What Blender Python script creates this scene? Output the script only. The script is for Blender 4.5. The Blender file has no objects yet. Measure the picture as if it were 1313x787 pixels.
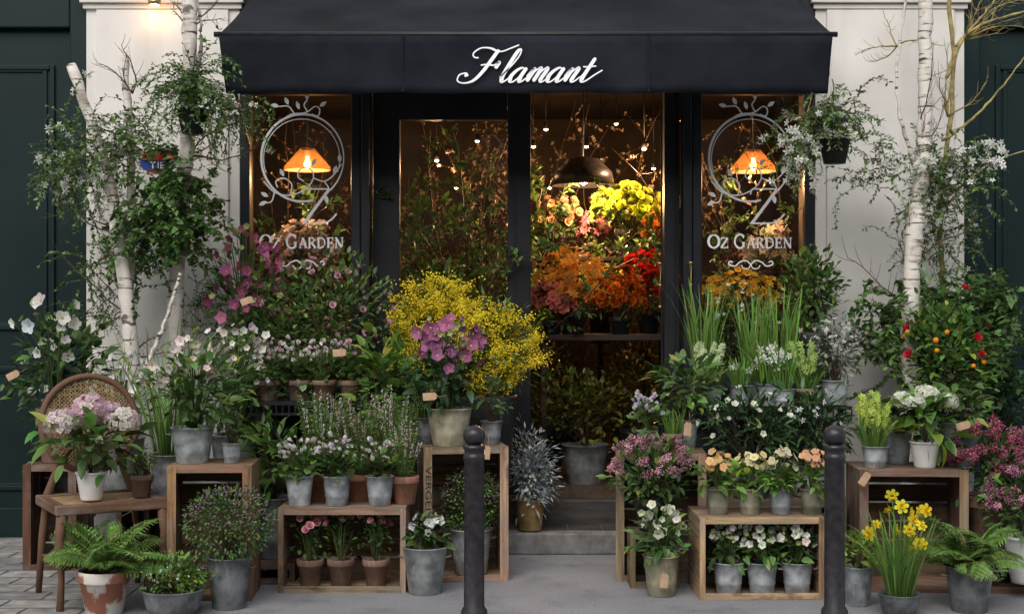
import bpy, math, random
import numpy as np
from mathutils import Vector
rng=np.random.default_rng(11); random.seed(5)
scene=bpy.context.scene
COL=scene.collection
def S(y): return 1800.0/(9.0+y)
def X(px,y): return (px-656.5)/S(y)
def Z(py,y): return 1.5-(py-393.5)/S(y)
def nrm(a): a=np.asarray(a,float); return a/np.maximum(np.linalg.norm(a,axis=-1,keepdims=True),1e-9)
def rdir(n): return nrm(rng.normal(size=(n,3)))
# ---------------------------------------------------------------- materials
def newmat(name):
    m=bpy.data.materials.new(name); m.use_nodes=True; nt=m.node_tree
    b=nt.nodes['Principled BSDF']; o=nt.nodes['Material Output']; return m,nt,b,o
def nd(nt,t,**k):
    n=nt.nodes.new(t)
    for a,v in k.items(): setattr(n,a,v)
    return n
def mixc(nt,a,b,fac,mode='MIX'):
    n=nd(nt,'ShaderNodeMix',data_type='RGBA',blend_type=mode)
    for i,v in ((0,fac),(6,a),(7,b)):
        if hasattr(v,'links'): nt.links.new(v,n.inputs[i])
        elif i==0: n.inputs[0].default_value=v
        else: n.inputs[i].default_value=(*v[:3],1)
    return n.outputs[2]
def noise(nt,scale,detail=4,vec=None,rough=.55):
    n=nd(nt,'ShaderNodeTexNoise'); n.inputs['Scale'].default_value=scale; n.inputs['Detail'].default_value=detail; n.inputs['Roughness'].default_value=rough
    if vec is not None: nt.links.new(vec,n.inputs['Vector'])
    return n.outputs['Fac']
def ramp(nt,fac,a,b,ca=(0,0,0),cb=(1,1,1)):
    r=nd(nt,'ShaderNodeValToRGB'); nt.links.new(fac,r.inputs[0])
    r.color_ramp.elements[0].position=a; r.color_ramp.elements[1].position=b
    r.color_ramp.elements[0].color=(*ca,1); r.color_ramp.elements[1].color=(*cb,1)
    return r.outputs[0]
def objco(nt,scale=(1,1,1),rnd=False):
    t=nd(nt,'ShaderNodeTexCoord'); m=nd(nt,'ShaderNodeMapping'); m.inputs['Scale'].default_value=scale
    src=t.outputs['Object']
    if rnd:
        oi=nd(nt,'ShaderNodeObjectInfo'); mu=nd(nt,'ShaderNodeMath',operation='MULTIPLY'); mu.inputs[1].default_value=9; nt.links.new(oi.outputs['Random'],mu.inputs[0])
        ad=nd(nt,'ShaderNodeVectorMath',operation='ADD'); nt.links.new(src,ad.inputs[0]); nt.links.new(mu.outputs[0],ad.inputs[1]); src=ad.outputs[0]
    nt.links.new(src,m.inputs[0]); return m.outputs[0]
def bump(nt,b,h,st=.3,dist=.01):
    n=nd(nt,'ShaderNodeBump'); n.inputs['Strength'].default_value=st; n.inputs['Distance'].default_value=dist
    nt.links.new(h,n.inputs['Height']); nt.links.new(n.outputs[0],b.inputs['Normal'])
def leafmat(name,rough=.45,trans=.25,spec=.4):
    m,nt,b,o=newmat(name)
    a=nd(nt,'ShaderNodeAttribute',attribute_name='Col')
    c=a.outputs['Color']
    nt.links.new(c,b.inputs['Base Color']); b.inputs['Roughness'].default_value=rough
    b.inputs['Specular IOR Level'].default_value=spec
    t=nd(nt,'ShaderNodeBsdfTranslucent'); nt.links.new(c,t.inputs[0])
    mx=nd(nt,'ShaderNodeMixShader'); mx.inputs[0].default_value=trans
    nt.links.new(b.outputs[0],mx.inputs[1]); nt.links.new(t.outputs[0],mx.inputs[2]); nt.links.new(mx.outputs[0],o.inputs[0])
    return m
M={}
M['leaf']=leafmat('leaf_surface',.42,.28,.4)
M['petal']=leafmat('petal_surface',.6,.3,.2)
def plain(name,ca,cb,sc,rough=.6,metal=0,bm=.15,bd=.004,co=(1,1,1),det=5,lo=.35,hi=.65,rnd=False,spec=.5,dirt=0):
    m,nt,b,o=newmat(name); v=objco(nt,co,rnd); n=noise(nt,sc,det,v)
    c=ramp(nt,n,lo,hi,ca,cb)
    if rnd:
        oi=nd(nt,'ShaderNodeObjectInfo'); c=mixc(nt,c,ramp(nt,oi.outputs['Random'],0,1,(.58,.58,.60),(1.2,1.18,1.15)),1,'MULTIPLY')
        # limescale and water streaks running down the pot
        c=mixc(nt,c,(.45,.44,.41),ramp(nt,noise(nt,9,6,objco(nt,(5,5,.7),True)),.56,.78,(0,0,0),(.4,)*3))
        c=mixc(nt,c,(.06,.055,.045),ramp(nt,noise(nt,6,7,objco(nt,(2,2,1),True)),.58,.75,(0,0,0),(.5,)*3))
    if dirt:
        g=nd(nt,'ShaderNodeNewGeometry'); sx=nd(nt,'ShaderNodeSeparateXYZ'); nt.links.new(g.outputs['Position'],sx.inputs[0])
        n2=noise(nt,3.5,7,objco(nt,(1,1,.35))); ad=nd(nt,'ShaderNodeMath',operation='MULTIPLY_ADD'); ad.inputs[1].default_value=-.45; nt.links.new(sx.outputs['Z'],ad.inputs[0]); nt.links.new(n2,ad.inputs[2])
        c=mixc(nt,c,(.20,.19,.165),ramp(nt,ad.outputs[0],-.1,.5,(0,0,0),(dirt,)*3))
        c=mixc(nt,c,(.40,.37,.32),ramp(nt,noise(nt,1.3,8,objco(nt,(2.5,1,.25))),.52,.75,(0,0,0),(.45,)*3))
    nt.links.new(c,b.inputs['Base Color'])
    b.inputs['Roughness'].default_value=rough; b.inputs['Metallic'].default_value=metal; b.inputs['Specular IOR Level'].default_value=spec
    if bm: bump(nt,b,noise(nt,sc*4,4,v),bm,bd)
    return m
M['zinc']=plain('galvanized_zinc',(.22,.24,.255),(.50,.54,.56),16,.55,.3,.1,rnd=True,spec=.4)
M['zinc_dark']=plain('weathered_zinc',(.11,.12,.125),(.31,.325,.33),11,.65,.25,.15,rnd=True,spec=.4)
M['terra']=plain('terracotta',(.34,.13,.07),(.48,.23,.14),12,.85,rnd=True)
M['terra_dark']=plain('brown_clay',(.14,.08,.058),(.28,.165,.11),12,.8,rnd=True)
M['white']=plain('white_glaze',(.62,.61,.58),(.76,.75,.72),9,.35)
M['olive']=plain('mossy_glaze',(.13,.135,.08),(.36,.33,.23),10,.6,rnd=True)
M['peel']=plain('peeling_whitewash',(.33,.13,.08),(.66,.62,.56),7,.85,0,.4,.006,lo=.44,hi=.5)
M['dark']=plain('dark_plastic',(.010,.011,.012),(.024,.024,.026),8,.5)
M['gold']=plain('brass_glaze',(.26,.16,.06),(.50,.35,.15),8,.4,.5)
M['soil']=plain('soil',(.015,.01,.007),(.05,.032,.02),60,.95,0,.6,.01)
M['iron']=plain('cast_iron_paint',(.016,.015,.019),(.044,.038,.042),25,.36,.2,.3)
M['blackmetal']=plain('black_metal',(.006,.006,.007),(.014,.014,.016),15,.45,.2)
M['cream']=plain('cream_plaster',(.66,.625,.575),(.76,.73,.68),2.2,.85,0,.25,.004,det=8,spec=.2,dirt=.8)
M['frame']=plain('slate_paint',(.007,.008,.011),(.016,.018,.022),3,.42,0,.08,.002,spec=.35)
M['green']=plain('bottle_green_paint',(.0015,.011,.011),(.003,.016,.0155),2.5,.5,0,.1,.003,spec=.25)
M['awning']=plain('awning_canvas',(.007,.0085,.012),(.017,.020,.026),2.2,.9,0,.35,.002,det=9,spec=.15)
M['decal']=plain('white_lettering',(.86,.86,.86),(.92,.92,.92),5,.6,0,0)
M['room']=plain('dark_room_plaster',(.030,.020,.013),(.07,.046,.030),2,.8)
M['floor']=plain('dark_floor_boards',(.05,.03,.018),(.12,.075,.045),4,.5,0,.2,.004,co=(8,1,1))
M['stone']=plain('step_stone',(.13,.125,.12),(.29,.28,.265),9,.75,0,.4,.006,det=9)
M['street']=plain('street_facade',(.16,.15,.135),(.24,.225,.20),.6,.8,0,0)
M['paper']=plain('kraft_paper',(.42,.27,.16),(.52,.35,.22),20,.8)
M['brass']=plain('brass',(.35,.24,.10),(.55,.40,.18),10,.3,.9,0)
M['cane']=plain('cane',(.30,.18,.09),(.48,.32,.17),30,.6)
M['ink']=plain('stencil_ink',(.02,.015,.012),(.05,.04,.03),30,.8,0,0)
M['red']=plain('red_enamel',(.55,.03,.03),(.65,.05,.04),5,.3,0,0)
M['blue']=plain('blue_enamel',(.02,.05,.28),(.03,.07,.35),5,.3,0,0)
def woodmat(name):
    m,nt,b,o=newmat(name)
    a=nd(nt,'ShaderNodeAttribute',attribute_name='Col'); g=nd(nt,'ShaderNodeAttribute',attribute_name='grain')
    mp=nd(nt,'ShaderNodeMapping'); mp.inputs['Scale'].default_value=(3,45,45); nt.links.new(g.outputs['Vector'],mp.inputs[0])
    n=noise(nt,1.0,6,mp.outputs[0],.65)
    c=mixc(nt,a.outputs['Color'],ramp(nt,n,.3,.7,(.35,.32,.3),(1.4,1.36,1.3)),1,'MULTIPLY')
    mp2=nd(nt,'ShaderNodeMapping'); mp2.inputs['Scale'].default_value=(6,9,9); nt.links.new(g.outputs['Vector'],mp2.inputs[0])
    n2=noise(nt,1,5,mp2.outputs[0])
    c=mixc(nt,c,(.24,.22,.19),ramp(nt,n2,.5,.72,(0,0,0),(.65,.65,.65)))
    c=mixc(nt,c,(.035,.024,.016),ramp(nt,n2,.28,.42,(.75,.75,.75),(0,0,0)))
    nt.links.new(c,b.inputs['Base Color']); b.inputs['Roughness'].default_value=.8
    bump(nt,b,n,.4,.004); return m
M['wood']=woodmat('weathered_wood')
def birch():
    m,nt,b,o=newmat('birch_bark')
    v=objco(nt,(5,5,42)); n=noise(nt,1,6,v,.6)
    v2=objco(nt,(4,4,3)); n2=noise(nt,2.2,6,v2)
    c=mixc(nt,(.06,.045,.035),(.66,.61,.54),ramp(nt,n,.37,.44))
    c=mixc(nt,c,(.24,.18,.13),ramp(nt,n2,.52,.70,(0,0,0),(.8,.8,.8)))
    c=mixc(nt,c,(.05,.04,.03),ramp(nt,noise(nt,7,5,objco(nt,(1,1,1.6))),.63,.68,(0,0,0),(.85,.85,.85)))
    nt.links.new(c,b.inputs['Base Color']); b.inputs['Roughness'].default_value=.85; bump(nt,b,n,.6,.008); return m
M['birch']=birch()
M['twig']=plain('twig_bark',(.06,.038,.024),(.16,.11,.07),20,.85)
M['lichen']=plain('lichen_bark',(.16,.12,.06),(.42,.34,.11),18,.85)
def glass():
    m,nt,b,o=newmat('window_glass'); nt.nodes.remove(b)
    t=nd(nt,'ShaderNodeBsdfTransparent'); t.inputs[0].default_value=(.96,.97,.97,1)
    g=nd(nt,'ShaderNodeBsdfGlossy'); g.inputs['Roughness'].default_value=.01
    fr=nd(nt,'ShaderNodeFresnel'); fr.inputs[0].default_value=1.62
    mx=nd(nt,'ShaderNodeMixShader'); nt.links.new(fr.outputs[0],mx.inputs[0])
    nt.links.new(t.outputs[0],mx.inputs[1]); nt.links.new(g.outputs[0],mx.inputs[2]); nt.links.new(mx.outputs[0],o.inputs[0]); return m
M['glass']=glass()
def shade():
    m,nt,b,o=newmat('amber_glass_shade'); b.inputs['Base Color'].default_value=(.36,.22,.12,1); b.inputs['Roughness'].default_value=.35
    b.inputs['Emission Color'].default_value=(1,.50,.22,1); b.inputs['Emission Strength'].default_value=.05
    t=nd(nt,'ShaderNodeBsdfTransparent'); t.inputs[0].default_value=(1,.80,.55,1); mx=nd(nt,'ShaderNodeMixShader'); mx.inputs[0].default_value=.6
    nt.links.new(b.outputs[0],mx.inputs[1]); nt.links.new(t.outputs[0],mx.inputs[2]); nt.links.new(mx.outputs[0],o.inputs[0]); return m
M['shade']=shade()
def emis(name,c,s):
    m,nt,b,o=newmat(name); b.inputs['Base Color'].default_value=(*c,1); b.inputs['Emission Color'].default_value=(*c,1); b.inputs['Emission Strength'].default_value=s; return m
M['bulb']=emis('lit_bulb',(1,.66,.30),30); M['spot']=emis('lit_spot_lens',(1,.74,.42),18)
def asphalt():
    m,nt,b,o=newmat('asphalt'); v=objco(nt)
    f=noise(nt,120,4,v,.7); l=noise(nt,.9,7,v,.6)
    c=mixc(nt,(.21,.207,.215),(.325,.32,.328),ramp(nt,l,.3,.7))
    c=mixc(nt,c,ramp(nt,f,.33,.67,(.55,.55,.55),(1.4,1.4,1.4)),1,'MULTIPLY')
    c=mixc(nt,c,(.11,.107,.105),ramp(nt,noise(nt,3.1,8,v,.65),.52,.72,(0,0,0),(.65,.65,.65)))
    c=mixc(nt,c,(.06,.058,.055),ramp(nt,noise(nt,26,2,v),.70,.74,(0,0,0),(.7,.7,.7)))
    c=mixc(nt,c,(.46,.45,.43),ramp(nt,noise(nt,42,2,v),.735,.765,(0,0,0),(.7,.7,.7)))
    nt.links.new(c,b.inputs['Base Color']); b.inputs['Roughness'].default_value=.85; bump(nt,b,f,.7,.005); return m
M['asphalt']=asphalt()
def setts(name,ca,cb,cm,w,h,sc=1.0):
    m,nt,b,o=newmat(name); v=objco(nt)
    nv=nd(nt,'ShaderNodeTexNoise'); nv.inputs['Scale'].default_value=6; nt.links.new(v,nv.inputs['Vector']); av=nd(nt,'ShaderNodeVectorMath',operation='MULTIPLY_ADD'); av.inputs[1].default_value=(.03,.03,.03); nt.links.new(nv.outputs['Color'],av.inputs[0]); nt.links.new(v,av.inputs[2])
    br=nd(nt,'ShaderNodeTexBrick'); br.inputs['Scale'].default_value=sc; br.inputs['Brick Width'].default_value=w; br.inputs['Row Height'].default_value=h
    br.inputs['Mortar Size'].default_value=.010; br.inputs['Mortar Smooth'].default_value=.5
    br.inputs['Color1'].default_value=(*ca,1); br.inputs['Color2'].default_value=(*cb,1); br.inputs['Mortar'].default_value=(*cm,1)
    nt.links.new(av.outputs[0],br.inputs[0])
    c=mixc(nt,br.outputs[0],ramp(nt,noise(nt,9,6,v),.3,.7,(.5,.5,.5),(1.35,1.35,1.35)),1,'MULTIPLY')
    nt.links.new(c,b.inputs['Base Color']); b.inputs['Roughness'].default_value=.75
    iv=nd(nt,'ShaderNodeMath',operation='SUBTRACT'); iv.inputs[0].default_value=1; nt.links.new(br.outputs['Fac'],iv.inputs[1]); bump(nt,b,iv.outputs[0],.8,.012); return m
M['setts']=setts('granite_setts',(.20,.195,.19),(.38,.36,.33),(.09,.086,.08),.30,.20)
M['tile']=plain('dark_brick_tile',(.025,.022,.02),(.07,.06,.052),9,.6,0,.4,.005,co=(.5,1,2))
# ---------------------------------------------------------------- mesh builder
class MB:
    def __init__(s): s.v=[];s.f=[];s.c=[];s.g=[];s.sm=[];s.n=0
    def add(s,v,faces,col=(1,1,1),smooth=True,grain=None):
        v=np.asarray(v,float).reshape(-1,3); n=len(v)
        if not isinstance(faces,list): faces=[faces]
        for f in faces:
            f=np.asarray(f,np.int64); s.f.append(f+s.n); s.sm.append(np.full(len(f),smooth))
        c=np.ones((n,4)); c[:,:3]=np.clip(np.asarray(col,float).reshape(-1,3),0,1); s.c.append(c)
        s.g.append(np.zeros((n,3)) if grain is None else grain); s.v.append(v); s.n+=n
    def obj(s,name,mat,parent=None,label=None):
        if s.n==0: return None
        me=bpy.data.meshes.new(name)
        V=np.concatenate(s.v); me.vertices.add(len(V)); me.vertices.foreach_set('co',V.astype(np.float32).ravel())
        L=np.concatenate([f.ravel() for f in s.f]); me.loops.add(len(L)); me.loops.foreach_set('vertex_index',L.astype(np.int32))
        tot=np.concatenate([np.full(len(f),f.shape[1]) for f in s.f]); st=np.concatenate([[0],np.cumsum(tot)[:-1]])
        me.polygons.add(len(tot)); me.polygons.foreach_set('loop_start',st.astype(np.int32))
        me.polygons.foreach_set('use_smooth',np.concatenate(s.sm))
        a=me.attributes.new('Col','FLOAT_COLOR','POINT'); a.data.foreach_set('color',np.concatenate(s.c).astype(np.float32).ravel())
        g=me.attributes.new('grain','FLOAT_VECTOR','POINT'); g.data.foreach_set('vector',np.concatenate(s.g).astype(np.float32).ravel())
        me.update(calc_edges=True); me.materials.append(M[mat])
        ob=bpy.data.objects.new(name,me); COL.objects.link(ob)
        if parent is not None: ob.parent=parent
        if label: ob['label']=label
        return ob
def box(mb,x0,x1,y0,y1,z0,z1,col=(1,1,1)):
    v=np.array([(x,y,z) for x in (x0,x1) for y in (y0,y1) for z in (z0,z1)])
    f=np.array([(0,1,3,2),(4,6,7,5),(0,4,5,1),(2,3,7,6),(0,2,6,4),(1,5,7,3)])
    o=np.argsort([-(x1-x0),-(y1-y0),-(z1-z0)]); g=v[:,o]+rng.uniform(0,20,3)
    mb.add(v,f,col,False,g)
def tube(mb,pts,r,col=(1,1,1),n=5,cap=True):
    P=np.asarray(pts,float); k=len(P); r=np.broadcast_to(np.asarray(r,float),(k,))
    t=np.gradient(P,axis=0); t=nrm(t); up=np.array([0,0,1.]) if abs(t[0,2])<.9 else np.array([0,1.,0])
    a=nrm(np.cross(t,up)+1e-9); b=np.cross(t,a)
    th=np.arange(n)*2*np.pi/n
    V=P[:,None]+r[:,None,None]*(np.cos(th)[None,:,None]*a[:,None]+np.sin(th)[None,:,None]*b[:,None])
    i=np.arange(k-1)[:,None]*n; j=np.arange(n)[None]; j2=(j+1)%n
    F=np.stack([i+j,i+j2,i+n+j2,i+n+j],-1).reshape(-1,4)
    fs=[F]
    if cap: fs.append(np.array([list(range(n))[::-1]])); fs.append(np.array([[(k-1)*n+q for q in range(n)]]))
    mb.add(V.reshape(-1,3),fs,col)
def lathe(mb,prof,n=28,col=(1,1,1),c=(0,0,0)):
    p=np.array(prof,float); k=len(p); th=np.arange(n)*2*np.pi/n
    V=np.stack([p[:,0:1]*np.cos(th)+c[0],p[:,0:1]*np.sin(th)+c[1],np.repeat(p[:,1:2],n,1)+c[2]],-1)
    i=np.arange(k-1)[:,None]*n; j=np.arange(n)[None]; j2=(j+1)%n
    mb.add(V.reshape(-1,3),np.stack([i+j,i+j2,i+n+j2,i+n+j],-1).reshape(-1,4),col)
def thing(name,label,cat,loc=(0,0,0),rot=0,group=None):
    e=bpy.data.objects.new(name,None); e.empty_display_size=.05; COL.objects.link(e); e.location=loc; e.rotation_euler=(0,0,rot)
    e['label']=label; e['category']=cat
    if group: e['group']=group
    return e
def boxpart(name,mat,parent,*bs,col=(1,1,1),bev=.004,label=None):
    mb=MB()
    for b in bs: box(mb,*b,col=col)
    o=mb.obj(name,mat,parent,label)
    if bev: m=o.modifiers.new('bevel','BEVEL'); m.width=bev; m.segments=2
    return o
# ---------------------------------------------------------------- leaf templates: x side, y along, z normal
def T_leaf(w=.45,bend=.25,fold=.25,rows=((.3,.9),(.68,.8)),tipz=0):
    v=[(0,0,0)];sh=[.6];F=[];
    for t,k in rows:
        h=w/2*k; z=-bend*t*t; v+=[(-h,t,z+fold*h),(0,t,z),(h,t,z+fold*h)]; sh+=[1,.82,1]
    v.append((0,1,-bend)); sh.append(1.1); n=len(rows)
    F+=[(0,2,1),(0,3,2)]
    for r in range(n-1):
        a=1+3*r; b=a+3; F+=[(a,a+1,b+1),(a,b+1,b),(a+1,a+2,b+2),(a+1,b+2,b+1)]
    a=1+3*(n-1); t=len(v)-1; F+=[(a,a+1,t),(a+1,a+2,t)]
    return np.array(v,float),np.array(F),np.array(sh,float),np.zeros(len(v))
def T_blade(w=.03,curve=1.0,n=6):
    v=[];sh=[];y=z=0
    for i in range(n+1):
        t=i/n; a=curve*t*t; 
        if i: y+=math.cos(a)/n; z-=math.sin(a)/n
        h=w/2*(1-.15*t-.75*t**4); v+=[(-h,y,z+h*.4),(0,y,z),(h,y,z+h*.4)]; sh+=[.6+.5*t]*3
    F=[]
    for i in range(n):
        a=3*i;b=a+3; F+=[(a,a+1,b+1),(a,b+1,b),(a+1,a+2,b+2),(a+1,b+2,b+1)]
    return np.array(v,float),np.array(F),np.array(sh,float),np.zeros(len(v))
def merge(ts):
    V=[];F=[];s=[];f=[];n=0
    for t in ts: V.append(t[0]);F.append(t[1]+n);s.append(t[2]);f.append(t[3]);n+=len(t[0])
    return np.concatenate(V),np.concatenate(F),np.concatenate(s),np.concatenate(f)
def petal(phi,elev,w,bend,cup,sc=1,rows=((.4,.75),(.8,.95)),off=0,jit=0):
    V,F,s,f=T_leaf(w,bend,cup,rows); ra=np.array([math.cos(phi),0,math.sin(phi)]); ax=np.array([0,1.,0]); sd=np.array([-math.sin(phi),0,math.cos(phi)])
    p=math.cos(elev)*ra+math.sin(elev)*ax; nn=-math.sin(elev)*ra+math.cos(elev)*ax
    P=sc*(V[:,0:1]*sd+V[:,1:2]*p+V[:,2:3]*nn)+ax*off; return P,F,s,f
def dome(r,h,off=0,n=6):
    v=[(0,off+h,0)]+[(r*math.cos(2*math.pi*i/n),off,r*math.sin(2*math.pi*i/n)) for i in range(n)]
    F=[(0,1+(i+1)%n,1+i) for i in range(n)]
    return np.array(v,float),np.array(F),np.ones(n+1),np.ones(n+1)
def T_flower(n=5,elev=.3,w=.75,bend=.1,cup=.25,cr=.18,ch=.12,rows=((.4,.75),(.8,.95)),layers=((1,0,0),),wob=.12):
    ts=[]; r=random.Random(3)
    for sc,de,ph in layers: ts+=[petal(2*math.pi*i/n+ph+r.uniform(-wob,wob),elev+de+r.uniform(-wob,wob),w*r.uniform(.88,1.08),bend,cup,sc*r.uniform(.88,1.06),rows) for i in range(n)]
    if cr: ts.append(dome(cr,ch,.03))
    return merge(ts)
T_ROSE=T_flower(5,.45,1.0,-.35,.3,0,0,layers=((1,0,0),(.85,.45,.6),(.65,.75,1.1),(.45,1.0,.3)))
T_HELL=T_flower(5,.42,.85,-.05,.3,.2,.2,rows=((.25,.6),(.6,1.0),(.85,.7)))
T_STAR=T_flower(5,.15,.46,.1,.1,.1,.05,rows=((.5,1),))
T_FOUR=T_flower(4,.1,.95,.05,.15,.08,.05,rows=((.6,1),))
T_CYC=T_flower(5,1.15,.6,-.15,.2,.2,.08,rows=((.4,.8),(.8,.8)))
T_PRIM=T_flower(5,.15,.95,.05,.1,.32,.06)
T_LILY=T_flower(6,.5,.5,.25,.2,.1,.3,rows=((.4,1),(.75,.7)))
def trumpet():
    n=8;v=[];F=[]
    for r,y in ((.16,.02),(.24,.3),(.30,.5),(.36,.55)): v+=[(r*math.cos(2*math.pi*i/n),y,r*math.sin(2*math.pi*i/n)) for i in range(n)]
    for k in range(3):
        for i in range(n): a=k*n+i;b=k*n+(i+1)%n; F+=[(a,b,b+n),(a,b+n,a+n)]
    return np.array(v),np.array(F),np.ones(len(v)),np.ones(len(v))
T_DAFF=merge([petal(2*math.pi*i/6,.15,.6,.1,.1) for i in range(6)]+[trumpet()])
def T_ball():
    v=np.array([(1,0,0),(-1,0,0),(0,1,0),(0,-1,0),(0,0,1),(0,0,-1)],float)
    F=np.array([(0,2,4),(2,1,4),(1,3,4),(3,0,4),(2,0,5),(1,2,5),(3,1,5),(0,3,5)]); return v,F,np.ones(6),np.zeros(6)
T_BALL=T_ball()
T_OVAL=T_leaf(.5,.2,.25); T_SMALL=T_leaf(.5,.15,.2,rows=((.5,1),)); T_LONG=T_leaf(.26,.35,.3); T_ROUND=T_leaf(.85,.2,.2,rows=((.3,.9),(.7,.85)))
T_LANCE=T_leaf(.22,.25,.2,rows=((.45,1),)); T_BIG=T_leaf(.5,.45,.3,rows=((.2,.75),(.5,1),(.8,.6)))
T_IVY=T_leaf(.85,.1,.2,rows=((.12,.9),(.45,.75)))
def vary(col,n,v=.22,h=.1):
    c=np.asarray(col,float)[None]*(1+rng.normal(0,v,(n,1)))*(1+rng.normal(0,h,(n,3))); return np.clip(c,.002,.95)
def scatter(mb,T,pos,d,size,col,ccol=None,roll=.4):
    V,F,sh,fl=T; N=len(pos)
    if N==0: return
    d=nrm(d); up=np.array([0,0,1.])+rng.normal(0,.05,(N,3)); sd=nrm(np.cross(d,up)); nn=np.cross(sd,d)
    a=rng.normal(0,roll,(N,1)); s2=sd*np.cos(a)+nn*np.sin(a); n2=-sd*np.sin(a)+nn*np.cos(a)
    size=np.broadcast_to(np.asarray(size,float),(N,))
    P=pos[:,None]+size[:,None,None]*(V[None,:,0:1]*s2[:,None]+V[None,:,1:2]*d[:,None]+V[None,:,2:3]*n2[:,None])
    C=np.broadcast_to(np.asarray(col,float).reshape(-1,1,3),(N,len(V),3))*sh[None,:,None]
    if ccol is not None: C=np.where(fl[None,:,None]>0,np.asarray(ccol,float)[None,None],C)
    mb.add(P.reshape(-1,3),(F[None]+(np.arange(N)*len(V))[:,None,None]).reshape(-1,3),C.reshape(-1,3),True)
G=dict(mid=(.11,.205,.055),dark=(.05,.105,.037),lime=(.27,.42,.07),olive=(.14,.17,.06),silver=(.55,.63,.64),fresh=(.17,.32,.06),deep=(.03,.066,.034),grey=(.20,.26,.18),jas=(.14,.23,.07))
STEM=(.10,.15,.045)
def bush(mb,c,r,n,T,size,col,nc=16,var=.28,up=.5,stem=None,spread=.3,scol=(.11,.08,.05)):
    c=np.array(c,float);r=np.array(r,float)*np.ones(3)
    cd=rdir(nc); cc=c+cd*r*rng.uniform(.3,.85,(nc,1)); k=rng.integers(0,nc,n)
    p=cc[k]+rng.normal(0,spread,(n,3))*r; q=(p-c)/r; l=np.linalg.norm(q,axis=1,keepdims=True); q=np.where(l>1.12,q/l*rng.uniform(.95,1.2,(n,1)),q); p=c+q*r
    cl=(1+rng.normal(0,var,nc))[k][:,None]; dep=.5+.5*np.clip(np.linalg.norm(q,axis=1,keepdims=True),0,1)  # dep: inner shade painted into leaf colour, darker towards the bush centre
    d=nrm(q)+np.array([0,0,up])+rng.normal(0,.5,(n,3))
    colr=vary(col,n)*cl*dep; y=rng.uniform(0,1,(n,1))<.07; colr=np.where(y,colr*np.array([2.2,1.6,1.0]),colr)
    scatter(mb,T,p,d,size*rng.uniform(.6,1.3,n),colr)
    if stem is not None:
        b=np.array(stem,float)
        for q in cc: m=(b+q)/2+rng.normal(0,.02,3)*np.array([1,1,0]); tube(mb,[b,m,q],[.004,.003,.0015],scol,4,False)
    return cc
def surf(mb,c,r,n,T,size,col,ccol=None,zmin=-.2,lift=1.0,up=.3,var=.1,front=.3):
    d=rdir(n*4); d=d[(d[:,2]>zmin)]; d=d[:n]; n=len(d); p=np.array(c)+d*np.array(r)*rng.uniform(.85,1.08,(n,1))*lift
    scatter(mb,T,p,d+np.array([0,-front,up])+rng.normal(0,.3,(n,3)),size*rng.uniform(.6,1.2,n),vary(col,n,var,.05),ccol,3)
def stalks(Sm,Fm,c,n,R,H,T,size,col,ccol=None,face='out',h0=.6,scol=STEM,r=.0022,var=.1,nod=0):
    c=np.array(c,float); P=[];D=[]
    for i in range(n):
        a=rng.uniform(0,6.283); rr=R*math.sqrt(rng.uniform(.02,1)); o=np.array([math.cos(a),math.sin(a),0])
        top=c+o*rr+np.array([0,0,H*rng.uniform(h0,1)*(1-.2*(rr/R)**2)]); b=c+o*rr*.15; m=b*.45+top*.55+np.array([0,0,.1*H])-o*rr*.12
        tube(Sm,[b,m,top],[r*1.2,r,r*.8],scol,4,False); P.append(top)
        D.append(o*.7+np.array([0,-.8,.1]) if face=='out' else o*.25+np.array([0,-.1,1]) if face=='up' else o*.6+np.array([0,-.5,.6]))
    scatter(Fm,T,np.array(P),np.array(D)+rng.normal(0,.4,(n,3)),size*rng.uniform(.6,1.2,n),vary(col,n,var,.05),ccol,3)
    return np.array(P)
def blades(mb,c,R,n,L,w,spread,curve,col,var=.2):
    a=rng.uniform(0,6.283,n); o=np.stack([np.cos(a),np.sin(a),np.zeros(n)],1); rr=R*np.sqrt(rng.uniform(0,1,n))[:,None]
    for T,m in ((T_blade(w/L,curve*.4),0),(T_blade(w/L,curve),1),(T_blade(w/L,curve*1.7),2)):
        s=np.arange(n)%3==m; k=s.sum()
        scatter(mb,T,np.array(c)+o[s]*rr[s],o[s]*spread*rng.uniform(.2,1.5,(k,1))+np.array([0,0,1]),L*rng.uniform(.5,1.08,k),vary(col,k,var),roll=1.2)
def spikes(Sm,Fm,c,n,R,H,rad,T,size,col,nf=40,frac=.5,spread=.3,scol=STEM):
    c=np.array(c,float)
    for i in range(n):
        a=rng.uniform(0,6.283); o=np.array([math.cos(a),math.sin(a),0]); rr=R*math.sqrt(rng.uniform(.0,1)); b=c+o*rr*.4
        h=H*rng.uniform(.6,1.08); top=b+o*rr*spread*2+np.array([0,0,h])+rng.normal(0,.012,3); tube(Sm,[b,(b+top)/2,top],[.003,.003,.002],scol,4,False)
        t=rng.uniform(1-frac,1.02,nf)[:,None]; th=rng.uniform(0,6.283,nf); q=np.stack([np.cos(th),np.sin(th),np.full(nf,.25)],1)
        p=b+(top-b)*t+q*rad*rng.uniform(.3,.8,(nf,1))*(1.15-.5*(t-(1-frac))/frac)
        scatter(Fm,T,p,q,size*rng.uniform(.7,1.2,nf),vary(col,nf,.12,.06),None,3)
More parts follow.
